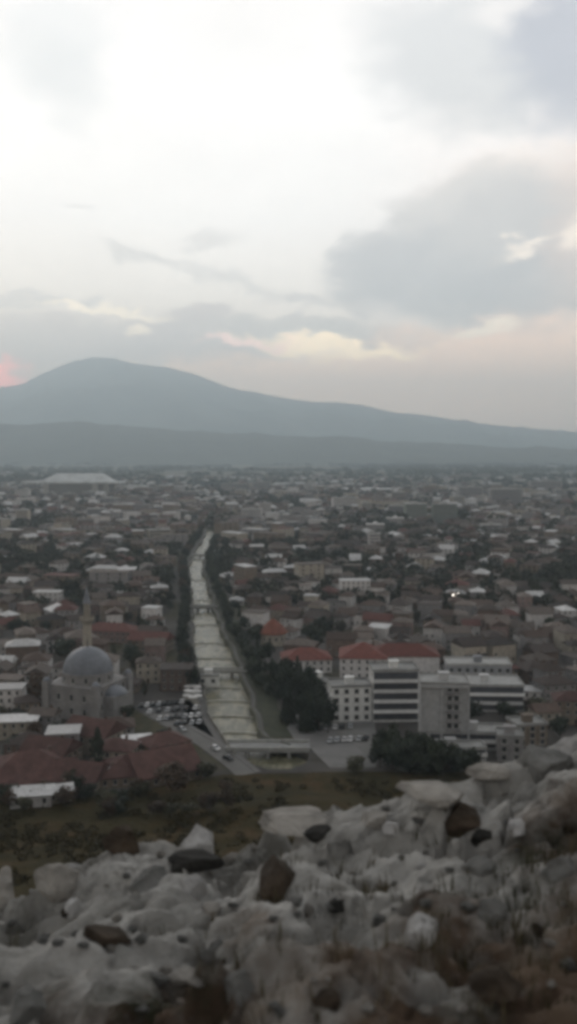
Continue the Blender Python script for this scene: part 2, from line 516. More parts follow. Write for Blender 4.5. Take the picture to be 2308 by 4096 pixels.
# plazas and roads near the foot of the hill
b = MB(); b.prism([P(305, 704), P(372, 706), P(378, 745), P(376, 768), P(330, 768), P(312, 750), P(296, 742), P(287, 728)][::-1], -.1, .1)
kind(b.build('plaza', mat('plaza_paving', (.19, .185, .18), var=.22, scale=.08)), 'structure')
b = MB(); b.prism([P(128, 706), P(190, 700), P(203, 715), P(218, 742), P(170, 727)][::-1], -.1, .06)
kind(b.build('car_park', M_ASPH), 'structure')
rd = [P(150, 712), P(178, 728), P(206, 744), P(232, 763), P(246, 775)]
kind(strip('road', rd, -3.2, 3.2, -.1, .16, mat('road_pale', (.19, .185, .175), var=.2, scale=.1)), 'structure')
kind(strip('pavement', rd, 3.3, 5.2, -.1, .27, M_PAVE), 'structure')
kind(strip('road', [P(330, 716), P(352, 735), P(385, 757), P(420, 772)], -4, 4, -.1, .18, mat('road_pale', (0, 0, 0))), 'structure')

# ------------------------------------------------------------------ hill under the camera
hx = np.array([-200, -90, -60, -20, 40, 90, 300]); hf = np.array([256, 254, 258, 276, 281, 276, 272])


def hill_z(x, y):
    foot = np.interp(x, hx, hf)
    t = np.clip((foot - y) / foot, 0, None)
    base = 92 * (t ** 1.05) * (.30 + .70 * t ** .8)
    n = fbm(np.asarray(x) * .03, np.asarray(y) * .03, 4) * 4.0 * np.clip(t * 5, 0, 1)
    return base + n - .3 + .25 * np.clip(t * 30, 0, 1)


gx = np.concatenate([np.linspace(-260, -120, 12), np.linspace(-116, 116, 100), np.linspace(120, 260, 12)])
gy = np.linspace(11, 276, 120)
X, Y = np.meshgrid(gx, gy)
m_hill = bpy.data.materials.new('hill_scrub'); nt, N, L = nodes(m_hill); bs = N['Principled BSDF']; bs.inputs['Roughness'].default_value = .95; bs.inputs['Specular IOR Level'].default_value = .1
tc = N.new('ShaderNodeTexCoord')
nz = N.new('ShaderNodeTexNoise'); nz.inputs['Scale'].default_value = .06; nz.inputs['Detail'].default_value = 8; nz.inputs['Roughness'].default_value = .7; L.new(tc.outputs['Object'], nz.inputs['Vector'])
cr = N.new('ShaderNodeValToRGB'); e = cr.color_ramp.elements; e[0].position = .35; e[0].color = (.026, .022, .008, 1); e[1].position = .68; e[1].color = (.075, .046, .020, 1)
k = e.new(.5); k.color = (.042, .033, .012, 1)
L.new(nz.outputs['Fac'], cr.inputs[0]); L.new(cr.outputs[0], bs.inputs['Base Color'])
n2 = N.new('ShaderNodeTexNoise'); n2.inputs['Scale'].default_value = .8; n2.inputs['Detail'].default_value = 6; L.new(tc.outputs['Object'], n2.inputs['Vector'])
bp = N.new('ShaderNodeBump'); bp.inputs['Distance'].default_value = .8; L.new(n2.outputs['Fac'], bp.inputs['Height']); L.new(bp.outputs[0], bs.inputs['Normal'])
kind(grid_mesh('hillside', X, Y, hill_z(X, Y), m_hill), 'structure')


def ground_hit(u, v):
    dx, dy, dz = ray(u, v)
    t = 12.0 / dy
    while t * dy < 3000:
        x, y = dx * t, dy * t; z = H + dz * t
        g = float(hill_z(x, y)) if y < 270 else 0.
        if z <= max(g, 0): return x, y, max(g, 0)
        t += .5 / dy
    return dx * t, dy * t, 0


# ------------------------------------------------------------------ rocky crest in front of the camera
SIL = [(-400, 905), (-120, 900), (0, 884), (28, 884), (60, 872), (92, 856), (110, 846), (140, 842), (170, 836), (200, 838), (226, 842), (240, 836), (262, 816), (300, 808), (340, 812), (360, 816), (398, 813), (410, 800), (440, 790), (475, 784), (500, 768), (536, 760), (560, 748), (600, 738), (700, 725), (900, 700)]
sil_u = np.array([s[0] for s in SIL], float)
SIL = [(a, b + float(np.interp(a, [-50, 60, 150, 300, 420, 500], [26, 26, 18, 10, 6, 0]))) for a, b in SIL]
sil_t = np.array([-ray(288, s[1])[2] / ray(288, s[1])[1] for s in SIL])
YC = 6.6


def near_z(x, y):
    x = np.asarray(x, float); y = np.asarray(y, float)
    yc = YC + .5 * fbm(x * .5, x * 0 + 3, 3)
    yy_ = np.clip(y, 2.2, yc + .6)
    u = 288.5 + F * x / (yy_ * (1 - .12) + YC * .12 + .2)
    zc = -yc * np.interp(u, sil_u, sil_t)
    s = np.clip(y / yc, -.5, 1)
    dz = -1.55 + (zc + 1.55) * np.sign(s) * np.abs(s) ** 1.25
    drop = np.clip(y - yc, 0, None)
    dz = dz - .35 * drop - 1.6 * np.clip(drop - .35, 0, None)
    wx = x + .25 * fbm(x * 1.7, y * 1.7, 3); wy = y + .25 * fbm(x * 1.7 + 40, y * 1.7, 3)
    h1, e1 = cells(wx * .72 + 20, wy * 1.05 + 10, .8)
    h2, e2 = cells(wx * 2.1 + 50, wy * 3.1 + 30, 1.1)
    h3, e3 = cells(wx * 6 + 90, wy * 7 + 60, 1.2)
    damp = np.where(y > yc - .25, .5, 1.)
    soilm = np.clip(fbm(x * .6 + 7, y * .6 + 2, 3) * 1.6 + (4.7 - y) * .3 + x * .04, 0, 1)
    m1 = np.clip(fbm(x * .7 + 60, y * .9 + 4, 3) * 2.2 + .35, 0, 1)
    rock = (h1 - .5) * .30 * damp + m1 * ((h2 - .5) * .15 + (h3 - .5) * .04 - .05 * np.exp(-e2 * 18)) - .09 * np.exp(-e1 * 22)
    pit = fbm(x * 1.5 + 9, y * 2.3 + 31, 4); rock = rock - np.clip((pit - .20) * 5, 0, 1) * .26 - np.clip((fbm(x * 4.2 + 3, y * 6 + 11, 3) - .3) * 5, 0, 1) * .06
    n = fbm(x * .55, y * .8 + 5, 3) * .22 + fbm(x * 1.9, y * 3.4, 7, .64) * .105 + ridged(x * .9 + 3, y * 2.8 + x * .5, 5) * .07
    return H + dz + rock * (1 - .55 * soilm) * np.clip((np.abs(x) + np.abs(y)) * 1., .3, 1) + n


gx = np.concatenate([np.linspace(-14, -5, 30), np.linspace(-4.9, 4.9, 430), np.linspace(5, 14, 30)])
gy = np.concatenate([np.linspace(-5, 1.8, 25), np.linspace(1.85, 8, 310), np.linspace(8.1, 14, 30)])
X, Y = np.meshgrid(gx, gy)
m_rock = bpy.data.materials.new('limestone_ground'); nt, N, L = nodes(m_rock); bs = N['Principled BSDF']; bs.inputs['Roughness'].default_value = .9; bs.inputs['Specular IOR Level'].default_value = .25


def rock_nodes(nt, N, L, bs, pale, mid, dark, soil=None):
    tc = N.new('ShaderNodeTexCoord')
    def ns(s, d=8, r=.65, off=0):
        n = N.new('ShaderNodeTexNoise'); n.inputs['Scale'].default_value = s; n.inputs['Detail'].default_value = d; n.inputs['Roughness'].default_value = r
        mp = N.new('ShaderNodeMapping'); mp.inputs['Location'].default_value = (off, off, off); L.new(tc.outputs['Object'], mp.inputs[0]); L.new(mp.outputs[0], n.inputs['Vector']); return n.outputs['Fac']
    def ramp(f, *st):
        c = N.new('ShaderNodeValToRGB'); e = c.color_ramp.elements
        e[0].position, e[0].color = st[0][0], (*st[0][1], 1); e[1].position, e[1].color = st[-1][0], (*st[-1][1], 1)
        for q in st[1:-1]:
            k = e.new(q[0]); k.color = (*q[1], 1)
        L.new(f, c.inputs[0]); return c.outputs[0]
    def mx(f, a, b):
        n = N.new('ShaderNodeMix'); n.data_type = 'RGBA'; L.new(f, n.inputs[0]); L.new(a, n.inputs[6]); L.new(b, n.inputs[7]); return n.outputs[2]
    base = ramp(ns(1.1), (.38, dark), (.50, mid), (.64, pale))
    lich = ramp(ns(7, 6, .7, 5), (.5, (0, 0, 0)), (.62, (1, 1, 1)))
    c = mx(lich, base, ramp(ns(3), (.4, tuple(q * .6 for q in mid)), (.6, mid)))
    if soil:
        sx = N.new('ShaderNodeSeparateXYZ'); L.new(tc.outputs['Object'], sx.inputs[0])
        # bare earth and dead moss, more of it on the near, lower part of the ledge
        a = N.new('ShaderNodeMath'); a.operation = 'MULTIPLY_ADD'; L.new(sx.outputs[1], a.inputs[0]); a.inputs[1].default_value = -.10; a.inputs[2].default_value = .40
        a2 = N.new('ShaderNodeMath'); a2.operation = 'MULTIPLY_ADD'; L.new(sx.outputs[0], a2.inputs[0]); a2.inputs[1].default_value = .08; L.new(a.outputs[0], a2.inputs[2])
        a3 = N.new('ShaderNodeMath'); a3.operation = 'ADD'; L.new(a2.outputs[0], a3.inputs[0]); L.new(ns(.75, 7, .62, 11), a3.inputs[1])
        f = ramp(a3.outputs[0], (.50, (0, 0, 0)), (.62, (1, 1, 1)))
        earth = ramp(ns(1.6, 6, .6, 21), (.38, (.055, .055, .036)), (.5, (.115, .078, .055)), (.64, (.20, .145, .10)))
        c = mx(f, c, earth)
    L.new(c, bs.inputs['Base Color'])
    bp = N.new('ShaderNodeBump'); bp.inputs['Distance'].default_value = .09; bp.inputs['Strength'].default_value = 1
    L.new(ns(9, 10, .7, 2), bp.inputs['Height']); L.new(bp.outputs[0], bs.inputs['Normal'])


rock_nodes(nt, N, L, bs, (.66, .65, .62), (.49, .48, .455), (.25, .245, .225), soil=True)
kind(grid_mesh('rocky_ground', X, Y, near_z(X, Y), m_rock), 'structure')


def rmat(name, pale, mid, dark):
    m = bpy.data.materials.new(name); nt, N, L = nodes(m); bs = N['Principled BSDF']; bs.inputs['Roughness'].default_value = .88; bs.inputs['Specular IOR Level'].default_value = .25
    rock_nodes(nt, N, L, bs, pale, mid, dark); return m


RM = {'white': rmat('limestone_white', (.76, .75, .74), (.64, .63, .62), (.44, .43, .42)),
      'pale': rmat('limestone_pale', (.62, .59, .54), (.48, .455, .42), (.28, .265, .24)),
      'grey': rmat('limestone_grey', (.36, .36, .35), (.26, .26, .25), (.15, .15, .14)),
      'brown': rmat('stone_brown', (.14, .105, .075), (.085, .065, .048), (.04, .034, .027)),
      'dark': rmat('stone_dark', (.06, .058, .052), (.038, .037, .034), (.02, .02, .018))}


def ico(n=4):
    import bmesh
    bm = bmesh.new(); bmesh.ops.create_icosphere(bm, subdivisions=n, radius=1)
    v = np.array([x.co[:] for x in bm.verts]); f = [[q.index for q in x.verts] for x in bm.faces]; bm.free(); return v, f


ICO_V, ICO_F = ico(5)
ICO3_V, ICO3_F = ico(3)


def boulder_mesh(seed, sx, sy, sz, V=None, Fc=None):
    V = ICO_V if V is None else V; Fc = ICO_F if Fc is None else Fc
    r = np.random.default_rng(seed); v = V.copy()
    for k in range(16):                                   # flat cleavage faces
        n = r.normal(size=3); n /= np.linalg.norm(n); d = r.uniform(.55, .85)
        o = np.clip(v @ n - d, 0, None); v = v - np.outer(o * .97, n)
    o = r.uniform(0, 50)
    s = fbm(v[:, 0] * 1.3 + o, v[:, 1] * 1.3 + v[:, 2] * 1.1 + o, 5, .55) * .15 + fbm(v[:, 2] * 5 + o, v[:, 0] * 5 + v[:, 1] * 3, 3) * .04
    v = v * (1 + s)[:, None] * np.array([sx, sy, sz])
    me = bpy.data.meshes.new('boulder'); me.from_pydata(v.tolist(), [], Fc); me.polygons.foreach_set('use_smooth', [True] * len(Fc)); me.update()
    return me


def near_hit(u, v):
    dx, dy, dz = ray(u, v); t = 1.2 / dy
    ts = np.linspace(1.2 / dy, 9.5 / dy, 1400)
    z = H + dz * ts; g = near_z(dx * ts, dy * ts)
    i = int(np.argmax(z <= g)) if (z <= g).any() else None
    if i is None:                                # above the crest: stand it on the crest
        q = -(g - H) / (dy * ts); i = int(np.argmin(np.where(dy * ts > 5, q, 9)))
        return dx * ts[i], dy * ts[i], float(g[i])
    return dx * ts[i], dy * ts[i], float(g[i])


ROCKS = [  # u, v of the foot, width px, height px, colour, flatness, label
    (198, 852, 44, 40, 'white', 'large white boulder standing up on the crest of the rocky ledge'),
    (54, 890, 46, 32, 'pale', 'rounded cream boulder on the ledge below the olive brown crest rock'),
    (122, 852, 38, 26, 'brown', 'olive brown rock on the crest beside the large white boulder'),
    (192, 898, 28, 26, 'white', 'bright white stone below the long dark crevice shadow slab'),
    (212, 916, 20, 14, 'pale', 'small cream stone just below the bright white stone'),
    (72, 920, 20, 18, 'white', 'small white stone low on the mossy ledge'),
    (300, 822, 92, 20, 'pale', 'long pale slab on the crest overlooking the river'),
    (376, 828, 32, 14, 'pale', 'short pale block on the crest between two slabs'),
    (438, 802, 74, 20, 'pale', 'long pale slab on the crest below the dark trees'),
    (492, 778, 44, 16, 'pale', 'angular pale block on the crest next to the trees'),
    (545, 776, 56, 26, 'grey', 'broad grey rock high on the crest beside the podium'),
    (570, 754, 30, 16, 'white', 'white rock at the highest point of the crest'),
    (464, 830, 40, 30, 'brown', 'round dark brown rock set in the pale ledge'),
    (482, 842, 22, 14, 'dark', 'small black stone under the round dark brown rock'),
    (420, 946, 42, 40, 'white', 'pale pointed stone standing alone in brown earth'),
    (494, 922, 36, 20, 'grey', 'rounded grey stone half sunk in reddish earth'),
    (277, 890, 34, 44, 'brown', 'tall dark stone leaning in the middle of the ledge'),
    (340, 912, 24, 13, 'dark', 'black stone on the smooth grey rock face'),
    (2, 905, 30, 40, 'pale', 'pale rock cut by the edge of the view below the crest'),
    (190, 868, 66, 13, 'dark', 'long dark slab added as crevice shadow under the large white boulder'),  # dark slab added in place of the shadow in a crevice
    (318, 840, 30, 11, 'dark', 'dark flat stone under the long pale river slab'),
    (392, 836, 26, 12, 'white', 'low white stone behind the pale block on the crest'),
    (520, 842, 34, 12, 'white', 'flat whitish stone below the broad grey rock'),
    (482, 874, 38, 14, 'grey', 'wide grey stone above the rounded half sunk stone'),
    (562, 880, 40, 22, 'grey', 'grey block near the edge above the reddish earth'),
    (240, 1000, 46, 30, 'grey', 'large dull grey stone low in the middle foreground'),
    (24, 1016, 36, 34, 'grey', 'dull greyish stone in the lowest corner by dead moss'),
    (150, 890, 40, 22, 'grey', 'grey rock with a lichen coat beside the bright white stone'),
    (105, 945, 46, 20, 'brown', 'brown rock with mossy top below the small white stone'),
    (185, 985, 30, 12, 'pale', 'thin pale stone lying flat in dark earth'),
    (500, 1000, 60, 26, 'brown', 'low reddish brown rock buried in bare earth'),
    (330, 1010, 30, 18, 'brown', 'brown stone next to a patch of dead moss'),
]
for i, (u, v, w, h, c, lab) in enumerate(ROCKS):
    x, y, z = near_hit(u, v - 2)
    s = y / F * 1.02
    sx, sz = w * s / 2 * 1.12, h * s * .78
    o = put('boulder' if w > 26 else 'stone', boulder_mesh(100 + i, sx, max(sx * .7, sz * .8), sz), None, (x, y + sx * .25, z + sz * .12), random.uniform(-.4, .4))
    o.data.materials.append(RM[c]); tag(o, lab, 'rock')
zones = ['on the pale upper ledge', 'in the brown lower earth', 'on the mossy slope near the cream boulder', 'on the grey rock face', 'in the reddish earth by the pointed stone']
smesh = [boulder_mesh(300 + k, 1, .8, .6, ICO3_V, ICO3_F) for k in range(8)]
for k in range(8): smesh[k].materials.append(RM['grey'])
for i in range(70):
    u = random.uniform(0, 577); v = random.uniform(850 - .12 * u, 1020)
    w = random.uniform(6, 18) * (1 + (v - 800) / 300)
    x, y, z = near_hit(u, v); s = y / F * w / 2
    c = random.choice(['grey', 'grey', 'pale', 'pale', 'pale', 'white'] if v < 900 else ['grey', 'brown', 'grey', 'pale', 'grey', 'pale'])
    zn = zones[0] if v < 860 else zones[2] if u < 150 else zones[4] if u > 380 else zones[3] if v < 940 else zones[1]
    o = put('stone', random.choice(smesh), None, (x, y, z + s * .1), random.uniform(0, 6), RM[c], (s, s, s * random.uniform(.6, 1.1)))
    tag(o, {'grey': 'small grey', 'pale': 'small pale cream', 'brown': 'small brown', 'white': 'small whitish'}[c] + ' loose stone lying ' + zn, 'stone', {'grey': 'grey', 'pale': 'cream', 'brown': 'brown', 'white': 'white'}[c] + ' loose stones ' + zn)


def blades(name, spots, hmin, hmax, wid, m, nb):
    v = []; f = []
    for (x, y, z, sc) in spots:
        for k in range(nb):
            a = random.uniform(0, 2 * PI); r = random.uniform(0, .06) * sc; h = random.uniform(hmin, hmax) * sc; ln = random.uniform(.2, .7) * h
            bx, by = x + r * math.cos(a), y + r * math.sin(a); b0 = len(v); c, s = math.cos(a), math.sin(a); ww = wid * sc
            v += [(bx - s * ww, by + c * ww, z - .02), (bx + s * ww, by - c * ww, z - .02), (bx + c * ln * .4 + s * ww * .7, by + s * ln * .4 - c * ww * .7, z + h * .6), (bx + c * ln * .4 - s * ww * .7, by + s * ln * .4 + c * ww * .7, z + h * .6), (bx + c * ln, by + s * ln, z + h * .9)]
            f += [(b0, b0 + 1, b0 + 2, b0 + 3), (b0 + 3, b0 + 2, b0 + 4)]
    me = bpy.data.meshes.new(name); me.from_pydata(v, [], f); me.materials.append(m); me.update()
    return kind(put(name, me), 'stuff')


sp1 = []
while len(sp1) < 1200:
    x = random.uniform(-3.2, 3.6); y = random.uniform(2.0, 6.2)
    q = float(fbm(x * 1.1 + 3, y * 1.1, 3)) + (4.2 - y) * .16 + x * .09 + random.uniform(-.1, .1)
    if q > .12: sp1.append((x, y, float(near_z(x, y)), random.uniform(.5, 1.3)))
blades('dry_grass', sp1, .025, .08, .003, mat('dry_grass', (.10, .078, .045), col2=(.05, .052, .028), scale=1.5, tint=0), 9)


# ------------------------------------------------------------------ trees
def crown_mesh(name, seed, kindc, n, leaf, m):
    """leaf clumps through the volume of a unit crown (radius 1, height 2 from 0)"""
    r = random.Random(seed); v = []; f = []
    lobes = []
    if kindc == 'round':
        for k in range(9):
            a = r.uniform(0, 2 * PI); d = r.uniform(.15, .62); lobes.append((d * math.cos(a), d * math.sin(a), r.uniform(.45, 1.5), r.uniform(.34, .58)))
        lobes.append((0, 0, 1.0, .7))
    for k in range(n):
        if kindc == 'round':
            lx, ly, lz, lr = r.choice(lobes)
            d = Vector((r.gauss(0, 1), r.gauss(0, 1), r.gauss(0, 1))).normalized() * lr * r.uniform(.55, 1.08)
            c = Vector((lx, ly, lz)) + d
        elif kindc == 'cone':
            t = r.random() ** 1.4; tier = .82 + .18 * math.sin(t * 38); rad = (1 - t) * .8 * tier + .03; a = r.uniform(0, 2 * PI); q = rad * r.uniform(.55, 1.05)
            c = Vector((q * math.cos(a), q * math.sin(a), .12 + 1.95 * t - q * .12)); d = Vector((math.cos(a), math.sin(a), .2))
        else:
            t = r.random(); rad = .75 * math.sin(PI * min(1, t * .9 + .12)) ** .6 * (.85 + .2 * math.sin(t * 17 + seed)); a = r.uniform(0, 2 * PI); q = rad * r.uniform(.5, 1.05)
            c = Vector((q * math.cos(a), q * math.sin(a), .05 + 1.95 * t)); d = Vector((math.cos(a), math.sin(a), .5))
        nn = (d.normalized() + Vector((r.gauss(0, .5), r.gauss(0, .5), r.gauss(0, .5) + .3))).normalized()
        uu = nn.orthogonal().normalized(); ww = nn.cross(uu); s = leaf * r.uniform(.6, 1.35); b0 = len(v)
        ca, sa = math.cos(r.uniform(0, 6)), math.sin(r.uniform(0, 6)); uu, ww = uu * ca + ww * sa, ww * ca - uu * sa
        v += [tuple(c - uu * s), tuple(c - ww * s * .6 + nn * s * .15), tuple(c + uu * s), tuple(c + ww * s * .6 - nn * s * .15)]
        f.append((b0, b0 + 1, b0 + 2, b0 + 3))
    me = bpy.data.meshes.new(name); me.from_pydata(v, [], f); me.materials.append(m); me.update()
    return me


def trunk_mesh(seed, lean=True):
    r = random.Random(seed); b = MB(); b.tube((0, 0, -.1), (0, 0, .55), .07, .05); b.tube((0, 0, .55), (.03, .02, 1.3), .05, .02)
    if lean:
        for k in range(5):
            a = k * 1.26 + r.uniform(-.3, .3); z = r.uniform(.35, .7); b.tube((0, 0, z), (.5 * math.cos(a), .5 * math.sin(a), z + .55), .03, .01, 5)
    return b.mesh('trunk', [M_BARK])


CR = {}
for i in range(5): CR['round%d' % i] = crown_mesh('crown', 10 + i, 'round', 950, .11, LEAF['green'])
for i in range(2): CR['cone%d' % i] = crown_mesh('crown', 30 + i, 'cone', 900, .09, LEAF['dark'])
for i in range(2): CR['poplar%d' % i] = crown_mesh('crown', 40 + i, 'poplar', 700, .12, LEAF['green'])
TR = [trunk_mesh(i) for i in range(3)]
LMK = []         # landmarks for labels: (name, x, y)
trees = []       # (x, y, z, radius, height, type, colour, force-label)


def tree(x, y, z, rad, h, typ, colr, label, group):
    nm = {'round': 'broadleaf_tree', 'cone': 'conifer_tree', 'poplar': 'poplar_tree'}[typ]
    t = empty(nm, (x, y, z), random.uniform(0, 6)); tag(t, label, 'tree', group)
    key = typ + str(random.randrange(5 if typ == 'round' else 2))
    th = h * (.16 if typ != 'cone' else .05)
    put('crown', CR[key], t, (0, 0, th), 0, LEAF[colr], (rad, rad, (h - th) / 2))
    put('trunk', TR[random.randrange(3)], t, (0, 0, 0), 0, None, (h * .45 * .5, h * .45 * .5, h * .45))
    return t


# ------------------------------------------------------------------ houses
b = MB(); b.box(-.55, .55, -.06, .02, -.75, .75, 0); b.box(-.45, .45, -.09, -.05, -.65, -.03, 1); b.box(-.45, .45, -.09, -.05, .03, .65, 1); b.box(-.65, .65, -.16, 0, -.87, -.76, 0)
WIN = b.mesh('window', [M_FRAME, M_GLASS])
b = MB(); b.box(-.5, .5, -.08, .02, 0, 2.1, 0); b.box(-.4, .4, -.11, -.07, .9, 1.9, 1)
DOOR = b.mesh('door', [mat('door_wood', (.10, .06, .04)), M_GLASS])
b = MB(); b.box(-.35, .35, -.35, .35, -1.6, 1.1); b.box(-.45, .45, -.45, .45, 1.1, 1.25)
CHIM = b.mesh('chimney', [WALLS['brown brick']])


def roof_mb(b, w, d, z, rise, typ, ov=.55, m=0, th=.18):
    W, D = w / 2 + ov, d / 2 + ov
    lo = [(-W, -D), (W, -D), (W, D), (-W, D)]
    if typ == 'flat':
        b.prism(lo, z, z + .25, m)
        return
    k = {'hip': max(.01, W - D), 'gable': W, 'pyramid': .02}[typ]
    ov_z = z - .12
    b0 = len(b.v)
    b.v += [(x, y, ov_z) for x, y in lo] + [(x, y, ov_z + th) for x, y in lo] + [(-k, 0, z + rise), (k, 0, z + rise)]
    for q in ((3, 2, 1, 0), (0, 1, 5, 4), (1, 2, 6, 5), (2, 3, 7, 6), (3, 0, 4, 7), (4, 5, 9, 8), (6, 7, 8, 9), (5, 6, 9), (7, 4, 8)):
        b.f.append(tuple(b0 + i for i in q)); b.m.append(m)


_hm = {}


def house_meshes(w, d, st, typ):
    key = (w, d, st, typ)
    if key not in _hm:
        h = st * 2.9 + .4
        rise = {'hip': .26, 'gable': .30, 'pyramid': .34, 'flat': 0}[typ] * d
        b = MB()
        b.box(-w / 2, w / 2, -d / 2, d / 2, -.5, h)
        b.box(-w / 2 - .06, w / 2 + .06, -d / 2 - .06, d / 2 + .06, -.5, .5)
        wm = b.mesh('walls', [WALLS['white']])
        r = MB(); roof_mb(r, w, d, h, rise, typ)
        if typ == 'gable':
            for s in (-1, 1):
                r.face([(s * (w / 2 - .02), -d / 2, h), (s * (w / 2 - .02), d / 2, h), (s * (w / 2 - .02), 0, h + rise * .9)][::s])
        _hm[key] = (wm, r.mesh('roof', [ROOFS['brown tiled']]), h, rise)
    return _hm[key]


SIZES = [(11, 9), (13, 10), (10, 8), (15, 10), (12, 12), (9, 9), (18, 11), (14, 9)]


def house(x, y, z, yaw, w, d, st, typ, wall, roof, label, group=None, nwin=9, name='house', roofmat=None, wallmat=None):
    wm, rm, h, rise = house_meshes(w, d, st, typ)
    t = empty(name, (x, y, z), yaw); tag(t, label, 'house', group)
    put('walls', wm, t, m=wallmat or WALLS[wall])
    rf = put('roof', rm, t, m=roofmat or ROOFS[roof])
    if typ != 'flat':
        put('chimney', CHIM, rf, (w * .22, d * .12, h + rise * .75))
    # windows on the sides that show from the hill
    faces = [(0, -d / 2, 0, w), (PI / 2, w / 2, 0, d), (PI, d / 2, 0, w), (-PI / 2, -w / 2, 0, d)]
    cand = []
    for k, (a, off, _, ln) in enumerate(faces):
        n = Vector((math.sin(a + yaw), -math.cos(a + yaw)))
        cand.append((-(n.x * x + n.y * y) / math.hypot(x, y), k))
    cand.sort(reverse=True)
    cnt = 0
    for fc, (dot, k) in enumerate(cand[:2]):
        if dot < .25: continue
        a = [0, PI / 2, PI, -PI / 2][k]; ln = faces[k][3]; off = [d / 2, w / 2, d / 2, w / 2][k]
        nc = max(2, int(ln / 3.0))
        for s in range(st):
            for c in range(nc):
                if cnt >= nwin: break
                q = (c + .5) / nc * ln - ln / 2
                if s == 0 and fc == 0 and c == nc // 2:
                    put('door', DOOR, t, (math.cos(a) * q + math.sin(a) * (off + .05), math.sin(a) * q - math.cos(a) * (off + .05), .1), a)
                    continue
                put('window', WIN, t, (math.cos(a) * q + math.sin(a) * off, math.sin(a) * q - math.cos(a) * off, s * 2.9 + 1.9), a); cnt += 1
    return t


EXC = []     # (x, y, r) kept free for landmarks


def excl(x, y, r):
    EXC.append((x, y, r))


# named houses: u, v of the foot, w, d, storeys, yaw, type, wall, roof, label
NAMED = [
    (22, 790, 30, 24, 1, 22, 'hip', 'tan', 'maroon', 'long low house with broad maroon roof at the foot of the hill'),
    (76, 790, 16, 14, 1, -14, 'gable', 'tan', 'maroon', 'maroon gabled house beside the tall dark cypress'),
    (92, 752, 17, 14, 2, -24, 'gable', 'cream', 'maroon', 'cream gabled house under maroon roof in front of the mosque'),
    (116, 744, 11, 10, 2, 12, 'hip', 'grey', 'brown tiled', 'grey house with brown hipped roof in front of the mosque'),
    (158, 782, 20, 18, 1, 30, 'gable', 'tan', 'maroon', 'maroon gabled house beside the pale road up to the hill'),
    (126, 784, 18, 16, 1, 14, 'hip', 'tan', 'maroon', 'broad low house with maroon hipped roof above the hillside scrub'),
    (62, 760, 10, 9, 3, 8, 'flat', 'grey', 'pale metal', 'grey house with pale flat roof wedged between the maroon roofs before the mosque'),
    (136, 760, 9, 8, 2, 12, 'flat', 'white', 'pale metal', 'white boxy house among the maroon roofs by the pale road'),
    (48, 772, 15, 13, 2, -16, 'gable', 'tan', 'maroon', 'maroon gabled house wedged behind the long low maroon roof'),
    (162, 762, 14, 11, 2, 36, 'hip', 'tan', 'maroon', 'small maroon hipped house along the pale road'),
    (116, 768, 12, 10, 2, -10, 'hip', 'cream', 'maroon', 'cream house with maroon roof behind the broad low house'),
    (28, 762, 13, 11, 2, -8, 'hip', 'brown brick', 'dark brown', 'brick house with dark roof behind the long low maroon roof'),
    (108, 786, 6, 6, 1, 30, 'pyramid', 'white', 'pale metal', 'tiny pale hut with pyramid roof on the hill foot'),
    (30, 806, 11, 8, 1, 10, 'flat', 'white', 'pale metal', 'white hut with pale flat roof on the scrubby hillside'),
    (58, 802, 7, 5, 1, 20, 'gable', 'cream', 'pale metal', 'small cream shed beside the white hillside hut'),
    (110, 642, 28, 13, 2, -12, 'hip', 'pink', 'maroon', 'long red roofed hall behind the mosque minaret'),
    (150, 652, 20, 12, 2, -15, 'gable', 'tan', 'maroon', 'dull red gabled house between minaret and river'),
    (65, 625, 12, 11, 3, 5, 'hip', 'grey', 'maroon', 'square house with small maroon roof behind the minaret'),
    (176, 690, 13, 12, 3, 3, 'flat', 'brown brick', 'dark brown', 'plain dark brick block on the river bank near the bridge'),
    (306, 672, 22, 16, 2, 5, 'hip', 'white', 'maroon', 'white house with long dark red roof at the end of the park'),
    (364, 684, 20, 20, 4, -4, 'hip', 'white', 'maroon', 'tall white house under the brightest red roof behind the banded building'),
    (404, 682, 30, 16, 4, -2, 'hip', 'white', 'maroon', 'long white house under red roof with dormers behind the banded building'),
    (355, 598, 20, 12, 4, 4, 'flat', 'white', 'pale metal', 'bright white flat roofed house standing alone past the park'),
    (47, 606, 17, 10, 3, -5, 'flat', 'white', 'pale metal', 'bright white boxy house far behind the minaret'),
    (14, 738, 15, 9, 2, 6, 'flat', 'cream', 'pale metal', 'cream house with pale flat roof beside the long low maroon roof'),
    (44, 732, 9, 7, 2, -10, 'gable', 'grey', 'grey-brown', 'small grey gabled house at the mosque corner'),
    (6, 712, 12, 9, 3, 5, 'flat', 'white', 'pale metal', 'white three storey house by the dark reddish tree'),
    (26, 718, 9, 8, 2, 15, 'hip', 'tan', 'dark brown', 'little tan house in front of the dark reddish tree'),
    (556, 706, 14, 10, 3, 12, 'hip', 'grey', 'dark brown', 'dark roofed grey house next to the long school'),
    (572, 724, 12, 10, 3, -8, 'hip', 'tan', 'maroon', 'tan house with maroon roof above the highest rocks'),
    (546, 728, 9, 8, 2, 8, 'gable', 'cream', 'brown tiled', 'small cream gabled house above the highest rocks'),
    (534, 706, 9, 8, 2, -4, 'flat', 'white', 'pale metal', 'small white flat roofed house at the corner of the long school'),
]
